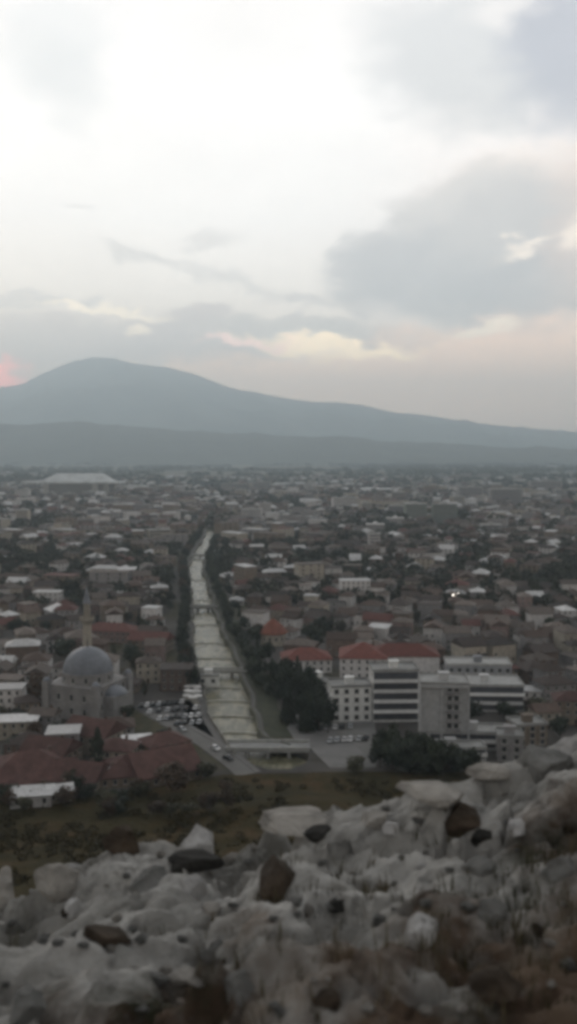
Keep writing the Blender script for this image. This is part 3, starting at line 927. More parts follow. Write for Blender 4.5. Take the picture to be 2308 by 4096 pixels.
for (u, v, w, d, st, yaw, typ, wall, roof, lab) in NAMED:
    if not lab: continue
    x, y, z = ground_hit(u, v)
    rm = M_RED if roof == 'maroon' and v > 700 else mat('tile_bright_red', (.165, .06, .048), var=.3, scale=.6, bump=.05) if v > 668 and roof == 'maroon' else None
    house(x, y + d / 2 * .6, z, R(yaw), w, d, st, typ, wall, roof, lab, nwin=24, name='house', roofmat=rm)
    excl(x, y + d * .3, math.hypot(w, d) / 2 + 1.5)
    if v < 730: LMK.append((lab, x, y))
LMK = [('orange pyramid roof', *P(272, 646)), ('bright red roof', *P(366, 676)), ('lone white house', *P(355, 598)), ('boxy white house', *P(47, 606)), ('red roofed hall', *P(110, 642))]

# dormers on the long red roof
# ------------------------------------------------------------------ rotunda with the orange roof
x, y = P(273, 647); y += 7
ro = tag(empty('rotunda', (x, y, 0)), 'round cream building under pointed orange tile roof across the river', 'building'); excl(x, y, 9)
b = MB(); b.prism([(6.6 * math.cos(2 * PI * k / 12), 6.6 * math.sin(2 * PI * k / 12)) for k in range(12)], -.5, 6.5); b.build('walls', WALLS['cream'], ro)
b = MB(); b.lathe([(7.8, 6.2), (7.8, 6.5), (5.2, 9.6), (2.4, 12.2), (.05, 13.6)], 12); b.build('roof', mat('tile_rotunda', (.25, .095, .065), var=.3, scale=.6), ro)
for k in range(6):
    a = PI + PI * (k + .5) / 6; put('window', WIN, ro, (6.4 * math.cos(a), 6.4 * math.sin(a), 3.6), a + PI / 2, None, (1.1, 1, 1.3))
# ------------------------------------------------------------------ mosque
x, y = P(88, 720); y += 10; x -= 2
mq = tag(empty('mosque', (x, y, 0), R(-22)), 'domed stone mosque with lead grey dome beside the car park', 'mosque'); mq.scale = (1.14, 1.14, 1.06)
excl(x, y, 21); LMK.append(('domed mosque', x, y))
b = MB(); b.box(-9.5, 9.5, -9.5, 9.5, -.5, 11.5); b.box(-9.8, 9.8, -9.8, 9.8, 11.5, 12)
b.box(-14, -9.5, -8.5, 8.5, -.5, 7.2); b.box(9.5, 13.5, -5, 5, -.5, 8.2)
for sx_ in (-1, 1):
    for sy_ in (-1, 1):
        b.box(sx_ * 9.6 - 1.2, sx_ * 9.6 + 1.2, sy_ * 9.6 - 1.2, sy_ * 9.6 + 1.2, -.5, 13.2)
b.build('walls', M_STONE, mq)
b = MB(); b.prism([(8.6 * math.cos(2 * PI * k / 12 + .26), 8.6 * math.sin(2 * PI * k / 12 + .26)) for k in range(12)], 12, 15.3); b.prism([(8.9 * math.cos(2 * PI * k / 12 + .26), 8.9 * math.sin(2 * PI * k / 12 + .26)) for k in range(12)], 15.3, 15.7)
b.build('drum', M_STONE, mq)
for k in range(12):
    a = 2 * PI * (k + .5) / 12 + .26
    put('window', WIN, mq, (8.33 * math.cos(a), 8.33 * math.sin(a), 13.7), a + PI / 2, None, (1, 1, 1.3))
b = MB(); b.lathe([(8.2 * math.cos(t), 15.7 + 8.4 * math.sin(t)) for t in np.linspace(0, PI / 2 - .02, 16)], 40)
dm = b.build('dome', M_LEAD, mq, True)
b = MB(); b.lathe([(.35, 24), (.15, 24.8), (.4, 25.3), (.1, 25.9), (.25, 26.3), (.02, 27.2)], 10); b.build('finial', M_METAL, dm, True)
b = MB(); b.lathe([(5.6 * math.cos(t), 7.4 + 4.6 * math.sin(t)) for t in np.linspace(0, PI / 2 - .02, 10)], 24, -9.4, 0); b.build('half_dome', M_LEAD, mq, True)
b = MB(); b.lathe([(4.4 * math.cos(t), 8.2 + 2.8 * math.sin(t)) for t in np.linspace(0, PI / 2 - .02, 10)], 24, 10.2, 0); b.build('half_dome', M_LEAD, mq, True)
for s in (-1, 0, 1):
    b = MB(); b.lathe([(2.7 * math.cos(t), 7.2 + 2.3 * math.sin(t)) for t in np.linspace(0, PI / 2 - .02, 8)], 20, -11.8, s * 5.6); b.build('porch_dome', M_LEAD, mq, True)
for s in (-1, 0, 1):
    for zz in (3.2, 8):
        put('window', WIN, mq, (s * 5, -9.5, zz), 0, None, (1.2, 1, 1.5))
        put('window', WIN, mq, (9.5, s * 6.5, zz + 1.5), PI / 2, None, (1.2, 1, 1.4)) if s else None
# corner turret domes
for sx_ in (-1, 1):
    for sy_ in (-1, 1):
        b = MB(); b.lathe([(1.3 * math.cos(t), 13.2 + 1.4 * math.sin(t)) for t in np.linspace(0, PI / 2 - .02, 6)], 12, sx_ * 9.6, sy_ * 9.6); b.build('turret_cap', M_LEAD, mq, True)

mx_, my_ = P(86, 705); my_ += 4
mn = tag(empty('minaret', (mx_, my_, 0)), 'slender pale stone minaret with round balcony behind the dome', 'minaret')
b = MB(); b.prism([(2.6 * math.cos(2 * PI * k / 8), 2.6 * math.sin(2 * PI * k / 8)) for k in range(8)], -.5, 10); b.lathe([(2.6, 10), (1.75, 13), (1.65, 33)], 20); b.build('shaft', mat('minaret_stone', (.34, .31, .26), var=.2), mn)
b = MB(); b.lathe([(1.65, 31.5), (2.2, 32.5), (2.9, 33.4), (2.9, 34.6), (2.7, 34.6), (2.7, 33.6), (1.2, 33.6)], 20); b.build('balcony', mat('minaret_stone', (0, 0, 0)), mn)
b = MB(); b.lathe([(1.35, 33.6), (1.3, 40)], 16); b.build('upper_shaft', mat('minaret_stone', (0, 0, 0)), mn)
b = MB(); b.lathe([(1.7, 40), (1.1, 42), (.05, 47.5)], 16); b.build('spire', M_LEAD, mn)
excl(mx_, my_, 4)

# ------------------------------------------------------------------ larger blocks
def block(u, v, w, d, h, yaw, wall, label, style, st, name='office_block', extra=0, roofcol=None, z=0.):
    x, y = P(u, v); y += d / 2
    t = tag(empty(name, (x, y, z), R(yaw)), label, 'building')
    excl(x, y, math.hypot(w, d) / 2 + 1.5)
    b = MB(); b.box(-w / 2, w / 2, -d / 2, d / 2, -.5, h); b.build('walls', wall, t)
    b = MB(); b.box(-w / 2 - .25, w / 2 + .25, -d / 2 - .25, d / 2 + .25, h, h + .2)
    for q in ((-w / 2 - .25, w / 2 + .25, -d / 2 - .25, -d / 2), (-w / 2 - .25, w / 2 + .25, d / 2, d / 2 + .25), (-w / 2 - .25, -w / 2, -d / 2, d / 2), (w / 2, w / 2 + .25, -d / 2, d / 2)):
        b.box(*q, h + .2, h + .95)
    rf = b.build('roof', roofcol or M_CONC, t)
    b = MB(); b.box(-1.6, 1.6, -1.3, 1.3, h + .2, h + 2.6); b.box(-1.9, 1.9, -1.6, 1.6, h + 2.6, h + 2.8); b.build('stair_head', wall, rf)
    fh = h / st
    for s in range(st):
        z0 = s * fh
        if style == 'bands':
            b = MB(); b.box(-w / 2 + .3, w / 2 - .3, -d / 2 - .05, -d / 2 + .02, z0 + .9, z0 + fh - .25); b.build('window', M_DARK, t)
            b = MB(); b.box(-w / 2, w / 2, -d / 2 - 1.5, -d / 2 - 1.3, z0 - .1, z0 + 1.15); b.box(-w / 2, w / 2, -d / 2 - 1.3, -d / 2 - .01, z0 - .1, z0 + .1)
            for e_ in (-w / 2, w / 2 - .2): b.box(e_, e_ + .2, -d / 2 - 1.3, -d / 2 - .01, z0 + .1, z0 + 1.15)
            if s: b.build('balcony', mat('balcony_white', (.80, .80, .79), var=.12), t)
        else:
            nc = max(2, int(w / 3.2)) if style == 'grid' else 2
            rngx = [(c + .5) / nc * w - w / 2 for c in range(nc)] if style == 'grid' else [w * .10, w * .24]
            for q in rngx:
                put('window', WIN, t, (q, -d / 2, z0 + fh * .55), 0, None, (1.6, 1, 1.15))
            if style == 'column':
                b = MB(); b.box(w * .02, w * .32, -d / 2 - 1.1, -d / 2 - .01, z0 + .05, z0 + .2); b.box(w * .02, w * .32, -d / 2 - 1.1, -d / 2 - 1.0, z0 + .2, z0 + 1.1)
                if s: b.build('balcony', WALLS['grey'], t)
        side = 1 if x < 0 else -1
        for q in ((-d * .25, d * .25) if d > 8 else (0,)):
            put('window', WIN, t, (side * w / 2, q, z0 + fh * .55), side * PI / 2, None, (1.3, 1, 1.1))
    return t, x, y


MWHITE = mat('render_white', (.74, .74, .72), var=.18)
MPALE = mat('render_pale', (.52, .52, .52), var=.2)
_, x, y = block(395, 722, 17, 12, 19, 2, MWHITE, 'white five storey building with long white balcony bands', 'bands', 5, 'hotel'); LMK.append(('white banded building', x, y))
for sx_ in (-1,):
    pass
block(350, 722, 15, 11, 13, 6, MWHITE, 'white four storey building with window grid beside the plaza', 'grid', 4)
t, x, y = block(446, 749, 16, 13, 22, -5, MPALE, 'pale grey tower block with one dark column of balconies', 'column', 7, 'tower_block'); LMK.append(('grey tower block', x, y))
b = MB(); b.box(-8.2, -7.7, -7.3, -6.51, 0, 21.8); b.box(7.7, 8.2, -7.3, -6.51, 0, 21.8); b.box(-7.7, 7.7, -7.3, -6.51, 21, 21.8); b.box(-1.4, -.6, -7.1, -6.51, 0, 21); b.build('facade_frame', MPALE, t)
block(488, 712, 28, 16, 10, -3, MPALE, 'long pale flat roofed school behind the tower block', 'bands', 3, 'school', roofcol=mat('roof_pale', (.40, .40, .39)))
block(480, 697, 26, 12, 13, -3, mat('render_greyblue', (.30, .31, .33)), 'grey hall with pale roof behind the long school', 'grid', 3, 'school', roofcol=mat('roof_pale', (0, 0, 0)))
block(475, 750, 30, 10, 5.5, -4, MPALE, 'low grey podium building at the foot of the tower block', 'bands', 2, 'podium_building')
block(452, 762, 22, 7, 4, 3, MPALE, 'low terraced building with pale flat roof above the dark trees', 'bands', 2, 'podium_building')
block(318, 690, 26, 5, 4.5, -58, MWHITE, 'narrow white wing slanting down from the park to the plaza', 'grid', 1, 'annex')
block(512, 762, 8, 8, 8, -8, WALLS['grey'], 'grey narrow house just above the highest rocks of the crest', 'grid', 3)
block(530, 746, 11, 9, 7, 10, WALLS['tan'], 'tan house with flat roof beyond the highest rocks', 'grid', 3)

# low weirs across the river
for k, yv in enumerate([728, 712, 697, 684, 655, 640, 622, 598, 578]):
    yq = P(230, yv)[1]; l = float(np.interp(yq, BY, BL)); r = float(np.interp(yq, BY, BR))
    b = MB(); pts = [(l - .2, yq), (l + (r - l) * .3, yq + 1.2), (l + (r - l) * .65, yq + .9), (r + .2, yq - .6)]
    for (xa, ya), (xb, yb) in zip(pts[:-1], pts[1:]): b.prism([(xa, ya - .6), (xb, yb - .6), (xb, yb + .6), (xa, ya + .6)], -3.2, -1.75)
    tag(b.build('weir', mat('weir_stone', (.42, .41, .36), var=.4, scale=.5)), ['weir just above the broad bridge', 'second weir above the broad bridge', 'third weir above the broad bridge', 'weir just below the stone footbridge', 'weir just above the stone footbridge', 'second weir above the stone footbridge', 'weir just below the slim dark bridge', 'weir just above the slim dark bridge', 'weir nearest the farthest bridge'][k] + ', low and pale', 'weir')

# white cafe building by the bridge
block(208, 686, 9, 5, 4, 0, MWHITE, 'small white riverside cafe by the far bridge end', 'grid', 1, 'cafe')

# ------------------------------------------------------------------ bridges
def bridge(u0, u1, v, wid, label, arches, m, zt=.6, yaw=0.):
    (xa, ya), (xb, yb) = P(u0, v), P(u1, v + yaw)
    L_ = math.hypot(xb - xa, yb - ya); t = tag(empty('bridge', ((xa + xb) / 2, (ya + yb) / 2, 0), math.atan2(yb - ya, xb - xa)), label, 'bridge')
    b = MB(); b.box(-L_ / 2, L_ / 2, -wid / 2, wid / 2, zt - .7, zt); b.build('deck', m, t)
    for s in (-1, 1):
        b = MB(); y0 = s * (wid / 2 - .2); b.box(-L_ / 2, L_ / 2, y0 - .15, y0 + .15, zt, zt + .85); b.box(-L_ / 2, L_ / 2, y0 - .22, y0 + .22, zt + .85, zt + 1.0)
        b.build('parapet', mat('parapet_pale', (.42, .42, .40)), t)
    for k in range(1, arches):
        b = MB(); q = -L_ / 2 + L_ * k / arches; b.box(q - .6, q + .6, -wid / 2 + .4, wid / 2 - .4, -3.4, zt - .7); b.build('pier', m, t)
    return t


t = bridge(226, 310, 748, 9, 'broad grey road bridge with pale parapets in front of the plaza', 4, M_CONC)
LMK.append(('broad grey bridge', *P(262, 745)))
b = MB(); b.box(-13, 13, -.1, .1, .6, .63)
bridge(192, 252, 672, 5, 'narrow stone footbridge beyond the car park', 3, M_WALLSTONE)
bridge(188, 218, 608, 6, 'slim dark bridge halfway up the river', 3, mat('bridge_dark', (.09, .085, .08)))
bridge(186, 214, 556, 7, 'farthest bridge, where the river bends', 2, M_CONC)
LMK.append(('stone footbridge', *P(222, 672))); LMK.append(('slim dark bridge', *P(205, 608))); LMK.append(('farthest river bridge', *P(205, 556)))

# ------------------------------------------------------------------ cars
def car_body():
    b = MB()
    prof = [(-2.1, .35), (-2.15, .75), (-1.75, .92), (-1.55, .95), (-.95, 1.42), (.55, 1.45), (1.2, .98), (1.95, .85), (2.12, .62), (2.1, .35)]
    n = len(prof); W = .86
    ins = [(.0 if z < 1 else .16) for _, z in prof]
    v0 = len(b.v)
    for s in (-1, 1):
        for (x, z), q in zip(prof, ins): b.v.append((x, s * (W - q), z))
    b.f.append(tuple(range(n))); b.m.append(0); b.f.append(tuple(n + i for i in reversed(range(n)))); b.m.append(0)
    for i in range(n):
        j = (i + 1) % n; b.f.append((j, i, n + i, n + j)); b.m.append(0)
    return b.mesh('body', [M_METAL])


CARB = car_body()
b = MB()
for s in (-1, 1):
    b.face([(-1.42, s * .875, .99), (1.05, s * .875, 1.0), (.5, s * .72, 1.39), (-.9, s * .72, 1.37)][::s])
b.face([(-1.56, -.74, 1.0), (-1.56, .74, 1.0), (-1.0, .62, 1.41), (-1.0, -.62, 1.41)]); b.face([(1.2, .74, 1.01), (1.2, -.74, 1.01), (.62, -.62, 1.42), (.62, .62, 1.42)])
CARG = b.mesh('windows', [M_GLASS])
b = MB(); b.tube((0, -.1, 0), (0, .1, 0), .31, .31, 14); WHE = b.mesh('wheel', [mat('tyre', (.02, .02, .02))])
CARC = {'white': mat('car_white', (.75, .75, .75), rough=.3, var=.05), 'silver': mat('car_silver', (.42, .43, .44), rough=.3, var=.05), 'black': mat('car_black', (.02, .02, .022), rough=.25), 'dark red': mat('car_red', (.2, .02, .02), rough=.3), 'blue': mat('car_blue', (.04, .08, .18), rough=.3)}


def car(x, y, z, rz, c, label, group):
    t = tag(empty('parked_car', (x, y, z), rz), label, 'car', group)
    put('body', CARB, t, m=CARC[c]); put('glass', CARG, t)
    for a in (-1.35, 1.3):
        for s in (-1, 1): put('wheel', WHE, t, (a, s * .82, .31))


cc = 0
for (u0, v0, u1, v1, n, place) in [(142, 707, 182, 703, 8, 'back row of the car park'), (150, 713, 196, 709, 6, 'middle row of the car park'), (160, 720, 205, 716, 8, 'front row of the car park'), (178, 725, 206, 723, 5, 'corner of the car park by the road'), (318, 716, 340, 712, 5, 'plaza before the window grid building'), (312, 730, 350, 728, 6, 'open plaza behind the bridge'), (330, 742, 366, 740, 6, 'plaza edge above the hillside')]:
    for k in range(n):
        f = k / max(1, n - 1); x, y = P(u0 + (u1 - u0) * f, v0 + (v1 - v0) * f)
        if in_river(x, y, 3): continue
        c = random.choice(['white', 'white', 'silver', 'silver', 'black', 'black'])
        car(x + random.uniform(-.3, .3), y, .07 + (.05 if u0 > 300 else 0), R(80 + random.uniform(-8, 8)), c, f'{c} car parked in the {place}', f'{c} cars in the {place}')
for i, (u, v, a) in enumerate([(182, 731, -55), (215, 750, -52), (228, 760, -50)]):
    x, y = P(u, v); car(x, y, .17, R(a), ['silver', 'white', 'black'][i], ['silver car driving on the pale road beside the maroon roofs', 'white car on the pale road below the bridge', 'black car lowest on the pale road by the hill'][i], None)

# umbrellas of the riverside cafe
b = MB(); b.lathe([(.05, 3.0), (1.9, 2.35), (1.9, 2.2)], 8); UMB = b.mesh('canopy', [mat('canvas_white', (.7, .69, .67))])
b = MB(); b.tube((0, 0, 0), (0, 0, 2.9), .05, .05, 6); UPO = b.mesh('pole', [M_METAL])
for k in range(13):
    u = 192 + (k % 5) * 4.6 + random.uniform(-1, 1); v = 692 + (k // 5) * 5 + random.uniform(-1, 1)
    u -= 4; x, y = P(u, v)
    if in_river(x, y, 2): x = float(np.interp(y, BY, BL)) - random.uniform(2.2, 7)
    t = tag(empty('cafe_umbrella', (x, y, .12)), 'open white canvas umbrella of the riverside cafe', 'umbrella', 'white umbrellas of the riverside cafe')
    put('canopy', UMB, t); put('pole', UPO, t)

# street lamps along the river
b = MB(); b.tube((0, 0, 0), (0, 0, 7), .09, .06, 7); b.tube((0, 0, 6.9), (1.4, 0, 7.3), .05, .04, 6); LPO = b.mesh('pole', [M_METAL])
b = MB(); b.box(1.2, 2.0, -.16, .16, 7.2, 7.38); LHE = b.mesh('lamp_head', [mat('lamp_grey', (.4, .4, .4))])
ml = bpy.data.materials.new('lamp_lit'); nt, N, L = nodes(ml); N['Principled BSDF'].inputs['Emission Color'].default_value = (1, .93, .82, 1); N['Principled BSDF'].inputs['Emission Strength'].default_value = 5
b = MB(); b.box(1.05, 2.1, -.35, .35, 7.05, 7.35); LHL = b.mesh('lamp_head', [ml])
k = 0
for y in np.linspace(BY4, BYE, 12):
    x = float(np.interp(y, BY, BL)) - 1.2
    t = tag(empty('street_lamp', (x, float(y), .1), PI), 'grey street lamp on the riverside promenade', 'street lamp', 'lamps along the riverside promenade'); put('pole', LPO, t); put('lamp_head', LHE, t)
for u, v, lab in [(455, 604, 'lit street lamp among the roofs past the park trees'), (451, 606, 'lit street lamp close beside another past the park trees'), (423, 526, 'far lit street lamp before the green tower blocks')]:
    x, y = P(u, v); t = tag(empty('street_lamp', (x, y, 0)), lab, 'street lamp'); put('pole', LPO, t); put('lamp_head', LHL, t)

# ------------------------------------------------------------------ trees placed by hand
def T(u, v, rad, h, typ, colr, lab, grp):
    x, y, z = ground_hit(u, v)
    if in_river(x, y, 2): return
    tree(x, y, z - .2, rad, h, typ, colr, lab, grp); excl(x, y, rad * .8)


g = 'trees of the dark park beside the river'
rr = random.Random(3)
for k in range(34):
    f = rr.random(); v = 676 + f * 58; u = 262 + f * 22 + rr.uniform(0, 1) * (26 + 40 * f * (1 - f) * 2)
    if v > 726: u = rr.uniform(292, 335)
    ty = rr.choice(['round', 'round', 'cone'])
    T(u, v, rr.uniform(3.2, 5), rr.uniform(9, 15), ty, 'dark', {'round': 'dark broadleaf tree in the park between river and white buildings', 'cone': 'dark pointed conifer in the park between river and white buildings'}[ty], g + (' conifers' if ty == 'cone' else ' broadleaves'))
for k in range(34):
    u = rr.uniform(380, 474); v = 756 + rr.uniform(0, 18) + (u - 382) * .08
    T(u, v, rr.uniform(3.2, 4.6), rr.uniform(7, 12.5), 'round', rr.choice(['dark', 'dark', 'green']), 'dark leafy tree in the dense grove below the tower block', 'dark trees of the grove below the tower block')
y = 372.0
while y < BYE + 20:
    x = float(np.interp(y, BY, BL)) - rr.uniform(4.6, 6.2); rad = rr.uniform(3.8, 5.0)
    tree(x, y, 0, rad, rr.uniform(9, 13), 'round', rr.choice(['dark', 'dark', 'dark', 'russet']), 'dark broadleaf tree in the row on the mosque side of the river', 'riverside trees on the mosque side'); excl(x, y, rad)
    x = float(np.interp(y, BY, BR)) + rr.uniform(4.2, 6.4)
    tree(x, y, 0, rad, rr.uniform(8, 12), rr.choice(['round', 'round', 'round', 'poplar']), rr.choice(['green', 'dark']), 'green tree in the row on the park side of the river', 'riverside trees on the park side'); excl(x, y, rad)
    if rr.random() < .35:
        x += rr.uniform(6, 8); tree(x, y + 4, 0, rad, rr.uniform(8, 12), 'round', 'dark', 'dark tree in the second row behind the park side of the river', 'second row of riverside trees'); excl(x, y + 4, rad)
    y += rr.uniform(8, 15) * (1 + (y - 370) / 700)
for (u, v, rad, h, ty, c, lab) in [
        (98, 775, 3.2, 15, 'poplar', 'dark', 'tall dark cypress between the maroon roofs before the mosque'),
        (172, 792, 6, 10, 'round', 'russet', 'rounded dark reddish tree at the foot of the hill by the road'),
        (41, 712, 6, 17, 'round', 'russet', 'tall dark reddish tree next to the mosque wall'),
        (131, 668, 6, 13, 'round', 'dark', 'round dark tree behind the mosque near the red roofed hall'),
        (66, 660, 7, 12, 'round', 'dark', 'wide dark tree behind the mosque dome'),
        (20, 640, 8, 13, 'round', 'dark', 'wide dark tree below the boxy white house'),
        (312, 650, 8, 15, 'round', 'dark', 'tall dark tree past the orange pyramid roof'),
        (322, 640, 7, 15, 'round', 'dark', 'dark bushy tree next to the tall tree past the orange roof'),
        (472, 722, 5, 9, 'round', 'dark', 'round tree between the tower block and the school'),
        (505, 722, 5, 9, 'round', 'dark', 'round dark tree before the long school'),
        (258, 668, 5, 10, 'round', 'dark', 'round dark tree on the bank by the stone footbridge'),
        (540, 720, 6, 10, 'round', 'olive', 'olive green tree beyond the long school'),
        (545, 512, 22, 18, 'round', 'russet', 'broad far tree standing above the roofs at the town edge'),
        (150, 762, 4, 8, 'round', 'olive', 'olive tree beside the wide maroon roof'),
        (205, 780, 4, 6, 'round', 'olive', 'olive bushy tree beside the end of the pale road'),
        (14, 760, 4, 9, 'round', 'dark', 'dark tree behind the long low maroon roof'),
        (72, 790, 4, 7, 'round', 'olive', 'olive bushy tree beside the small cream shed'),
        (46, 798, 3.5, 6, 'round', 'russet', 'reddish bushy tree below the long low maroon roof'), (88, 798, 3.5, 5, 'round', 'dark', 'dark bushy tree below the maroon gabled house'), (140, 796, 3.5, 5, 'round', 'olive', 'olive bushy tree below the broad low house'), (8, 802, 3.5, 6, 'round', 'dark', 'dark tree beside the white hillside hut'), (50, 772, 3.5, 9, 'round', 'dark', 'dark tree between the maroon roofs'),
        (18, 726, 4, 8, 'round', 'dark', 'dark tree before the little tan house'), (34, 742, 3.5, 8, 'round', 'russet', 'reddish tree above the long low maroon roof'),
        (58, 738, 3.5, 7, 'round', 'dark', 'dark tree before the mosque corner'), (2, 728, 4, 9, 'round', 'olive', 'olive tree by the cream house near the edge of view'),
        (560, 738, 4.5, 8, 'round', 'dark', 'dark tree right above the highest rocks'), (532, 716, 4, 8, 'round', 'russet', 'reddish tree beside the small white house by the school'),
        (128, 722, 3.5, 7, 'round', 'dark', 'dark tree at the mosque end of the car park'), (118, 735, 4, 7, 'round', 'russet', 'reddish tree beside the three storey maroon house'),
        (165, 745, 4, 7, 'round', 'dark', 'dark tree beside the pale road above the maroon roof'), (182, 758, 4, 7, 'round', 'olive', 'olive tree between pale road and wide maroon roof'),
        (356, 772, 4, 6, 'round', 'olive', 'olive tree where the plaza meets the hillside')]:
    T(u, v, rad, h, ty, c, lab, None)

for k in range(20):
    u = rr.uniform(0, 230); v = rr.uniform(797, 822) - u * .03
    T(u, v, rr.uniform(2.2, 3.6), rr.uniform(3.5, 6.5), 'round', rr.choice(['dark', 'russet', 'olive']), 'low bushy tree on the scrubby slope below the maroon roofs', 'bushy trees on the slope below the maroon roofs')

# ------------------------------------------------------------------ far apartment blocks and halls
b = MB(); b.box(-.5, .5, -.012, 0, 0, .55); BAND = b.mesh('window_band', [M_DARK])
ABOX = None


def far_block(u, v, w, d, st, yaw, wall, lab, grp=None, roof=None, name='apartment_block', cat='building', fh=3., bands=True):
    x, y = P(u, v); t = tag(empty(name, (x, y, 0), R(yaw)), lab, cat, grp); h = st * fh
    excl(x, y, max(w, d) / 2 + 2)
    b = MB(); b.box(-w / 2, w / 2, -d / 2, d / 2, -.5, h); b.build('walls', wall, t)
    b = MB(); b.box(-w / 2 - .4, w / 2 + .4, -d / 2 - .4, d / 2 + .4, h, h + .8); b.box(-w * .1, w * .1, -d * .2, d * .2, h + .8, h + 3.2); b.build('roof', roof or M_CONC, t)
    if bands:
        for s in range(st):
            put('window_band', BAND, t, (0, -d / 2, s * fh + 1), 0, None, (w * .92, 8, 2.6))


MG = mat('render_green', (.20, .23, .20)); MGR = WALLS['grey']; MRF = mat('roof_white', (.74, .74, .74), rough=.6)
# long sports hall
x, y = P(78, 497); t = tag(empty('sports_hall', (x, y + 30, 0), R(-4)), 'huge far hall with long pale overhanging roof and wide columns', 'hall'); excl(x, y + 30, 110); LMK.append(('huge far hall', x, y))
b = MB(); b.box(-78, 70, -25, 25, -.5, 30); b.build('walls', mat('hall_wall', (.16, .15, .14)), t)
b = MB(); b.box(-125, 95, -32, 30, 30, 34); b.face([(-85, -31, 34.01), (75, -31, 34.01), (50, 5, 52), (-55, 5, 52)]); b.face([(75, 29, 34.01), (-85, 29, 34.01), (-55, 5, 52), (50, 5, 52)]); b.face([(75, -31, 34.01), (75, 29, 34.01), (50, 5, 52)]); b.face([(-85, 29, 34.01), (-85, -31, 34.01), (-55, 5, 52)]); b.box(85, 150, -12, 14, 22, 25); b.build('roof', mat('hall_roof', (.52, .54, .54), var=.25, scale=.05), t)
for q in (-72, 40, 66):
    b = MB(); b.box(q - 6, q + 6, -29, -25.01, -.5, 30); b.build('column', mat('hall_column', (.34, .33, .31)), t)
FB = [(415, 523, 30, 16, 9, 4, 'wide green-grey apartment tower far past the park'), (444, 523, 34, 18, 9, -3, 'pale green apartment tower beside its wider neighbour'), (236, 492, 70, 20, 7, 3, 'long grey apartment slab at the middle of the town edge'), (262, 490, 50, 20, 7, -4, 'second grey slab joined to the middle town edge slab'),
      (345, 510, 45, 18, 7, 2, 'brownish slab before the row of white halls'), (470, 500, 50, 18, 9, 0, 'grey slab below the hazy far ridge'), (505, 505, 60, 20, 10, 3, 'dark broad apartment slab near the broad far tree'), (545, 492, 80, 20, 9, -2, 'widest grey slab at the hazy edge of town'),
      (190, 500, 30, 14, 6, 4, 'short grey block between the huge hall and the middle slabs'), (252, 522, 28, 14, 6, -6, 'grey white block before the middle slabs'), (265, 520, 18, 12, 8, 2, 'narrow pale tower before the middle slabs'), (374, 552, 11, 10, 6, 0, 'thin white tower house among the roofs')]
for (u, v, w, d, st, yaw, lab) in FB:
    far_block(u, v, w, d, st, yaw, MG if 'green' in lab else WALLS['white'] if 'white' in lab or 'pale' in lab else MGR, lab)
LMK.append(('green apartment towers', *P(430, 523))); LMK.append(('town edge slabs', *P(248, 492))); LMK.append(('broad far tree', *P(545, 512)))
hl = ['long white roofed hall', 'low hall with bright roof', 'pale industrial shed', 'wide flat warehouse']
for k, (u, v, w) in enumerate([(300, 486, 150), (335, 484, 60), (352, 482, 70), (395, 479, 60), (348, 487, 50), (205, 494, 50), (218, 501, 45), (372, 492, 150), (440, 489, 60), (232, 480, 90), (275, 488, 60), (150, 486, 60), (28, 478, 60), (8, 474, 60), (320, 477, 70), (458, 474, 50), (375, 534, 22), (395, 527, 22), (410, 529, 14), (12, 486, 70), (60, 477, 60), (175, 478, 70), (490, 486, 60)]):
    far_block(u, v, w, w * .35, 2 if w > 30 else 3, rr.uniform(-6, 6), MGR, f'{hl[k % 4]} at the far edge of town', f'{hl[k % 4]}s at the far edge of town', MRF, 'warehouse', 'warehouse', fh=4., bands=False)
for k in range(46):
    u = rr.uniform(-10, 587); v = 472 + 75 * rr.random() ** 1.4; c = rr.choice(['white', 'grey', 'grey', 'cream', 'tan'])
    x, y = P(u, v)
    if in_river(x, y, 22) or any((x - a) ** 2 + (y - b_) ** 2 < (r_ + 14) ** 2 for a, b_, r_ in EXC): continue
    st = rr.randint(4, 7); far_block(u, v, rr.uniform(16, 34), rr.uniform(12, 16), st, rr.uniform(-30, 30), WALLS[c], f'{c} apartment block rising above the distant roofs', f'{c} apartment blocks above the distant roofs')

# ------------------------------------------------------------------ the town
print('hand placed', len(bpy.data.objects))
GR = 46.0
grid_ex = {}
for e_ in EXC:
    n = int(math.ceil(e_[2] / GR)) + 1; ci, cj = int(e_[0] // GR), int(e_[1] // GR)
    for i in range(ci - n, ci + n + 1):
        for j in range(cj - n, cj + n + 1): grid_ex.setdefault((i, j), []).append(e_)


def free(x, y, r):
    if in_river(x, y, r + 2) or (y < BYE and np.interp(y, BY, BL) - 12 - r < x < np.interp(y, BY, BR) + 7 + r): return False
    for a, b_, q in grid_ex.get((int(x // GR), int(y // GR)), ()):
        if (x - a) ** 2 + (y - b_) ** 2 < (q + r) ** 2: return False
    u, v = proj(x, y, 0)
    if 702 < v < 756 and 294 < u < 380: return False          # plaza
    if 698 < v < 745 and 124 < u < 222: return False          # car park
    if v > 745 and u > 150: return False
    if v > 690 and 296 < u: return False
    if v > 716 and u < 150: return False
    if y < np.interp(x, hx, hf) + r * .7: return False
    return True


def town(y0, y1, sp_, r, jit=.3):
    out = []; j = 0; y = y0
    while y < y1:
        hw = .345 * y + 25; x = -hw; i = 0
        while x < hw:
            th = float(fbm(x * .004 + 5, y * .004 + 9, 2)) * 1.2
            jx = x + random.uniform(-jit, jit) * sp_ + (sp_ * .5 if j % 2 else 0); jy = y + random.uniform(-jit, jit) * sp_
            if free(jx, jy, r): out.append((jx, jy, th + random.choice([0, 0, PI / 2]) + random.uniform(-.12, .12)))
            i += 1; x += sp_ * (1.45 if i % 6 == 0 else 1)
        j += 1; y += sp_ * (1.4 if j % 5 == 0 else 1)
    return out


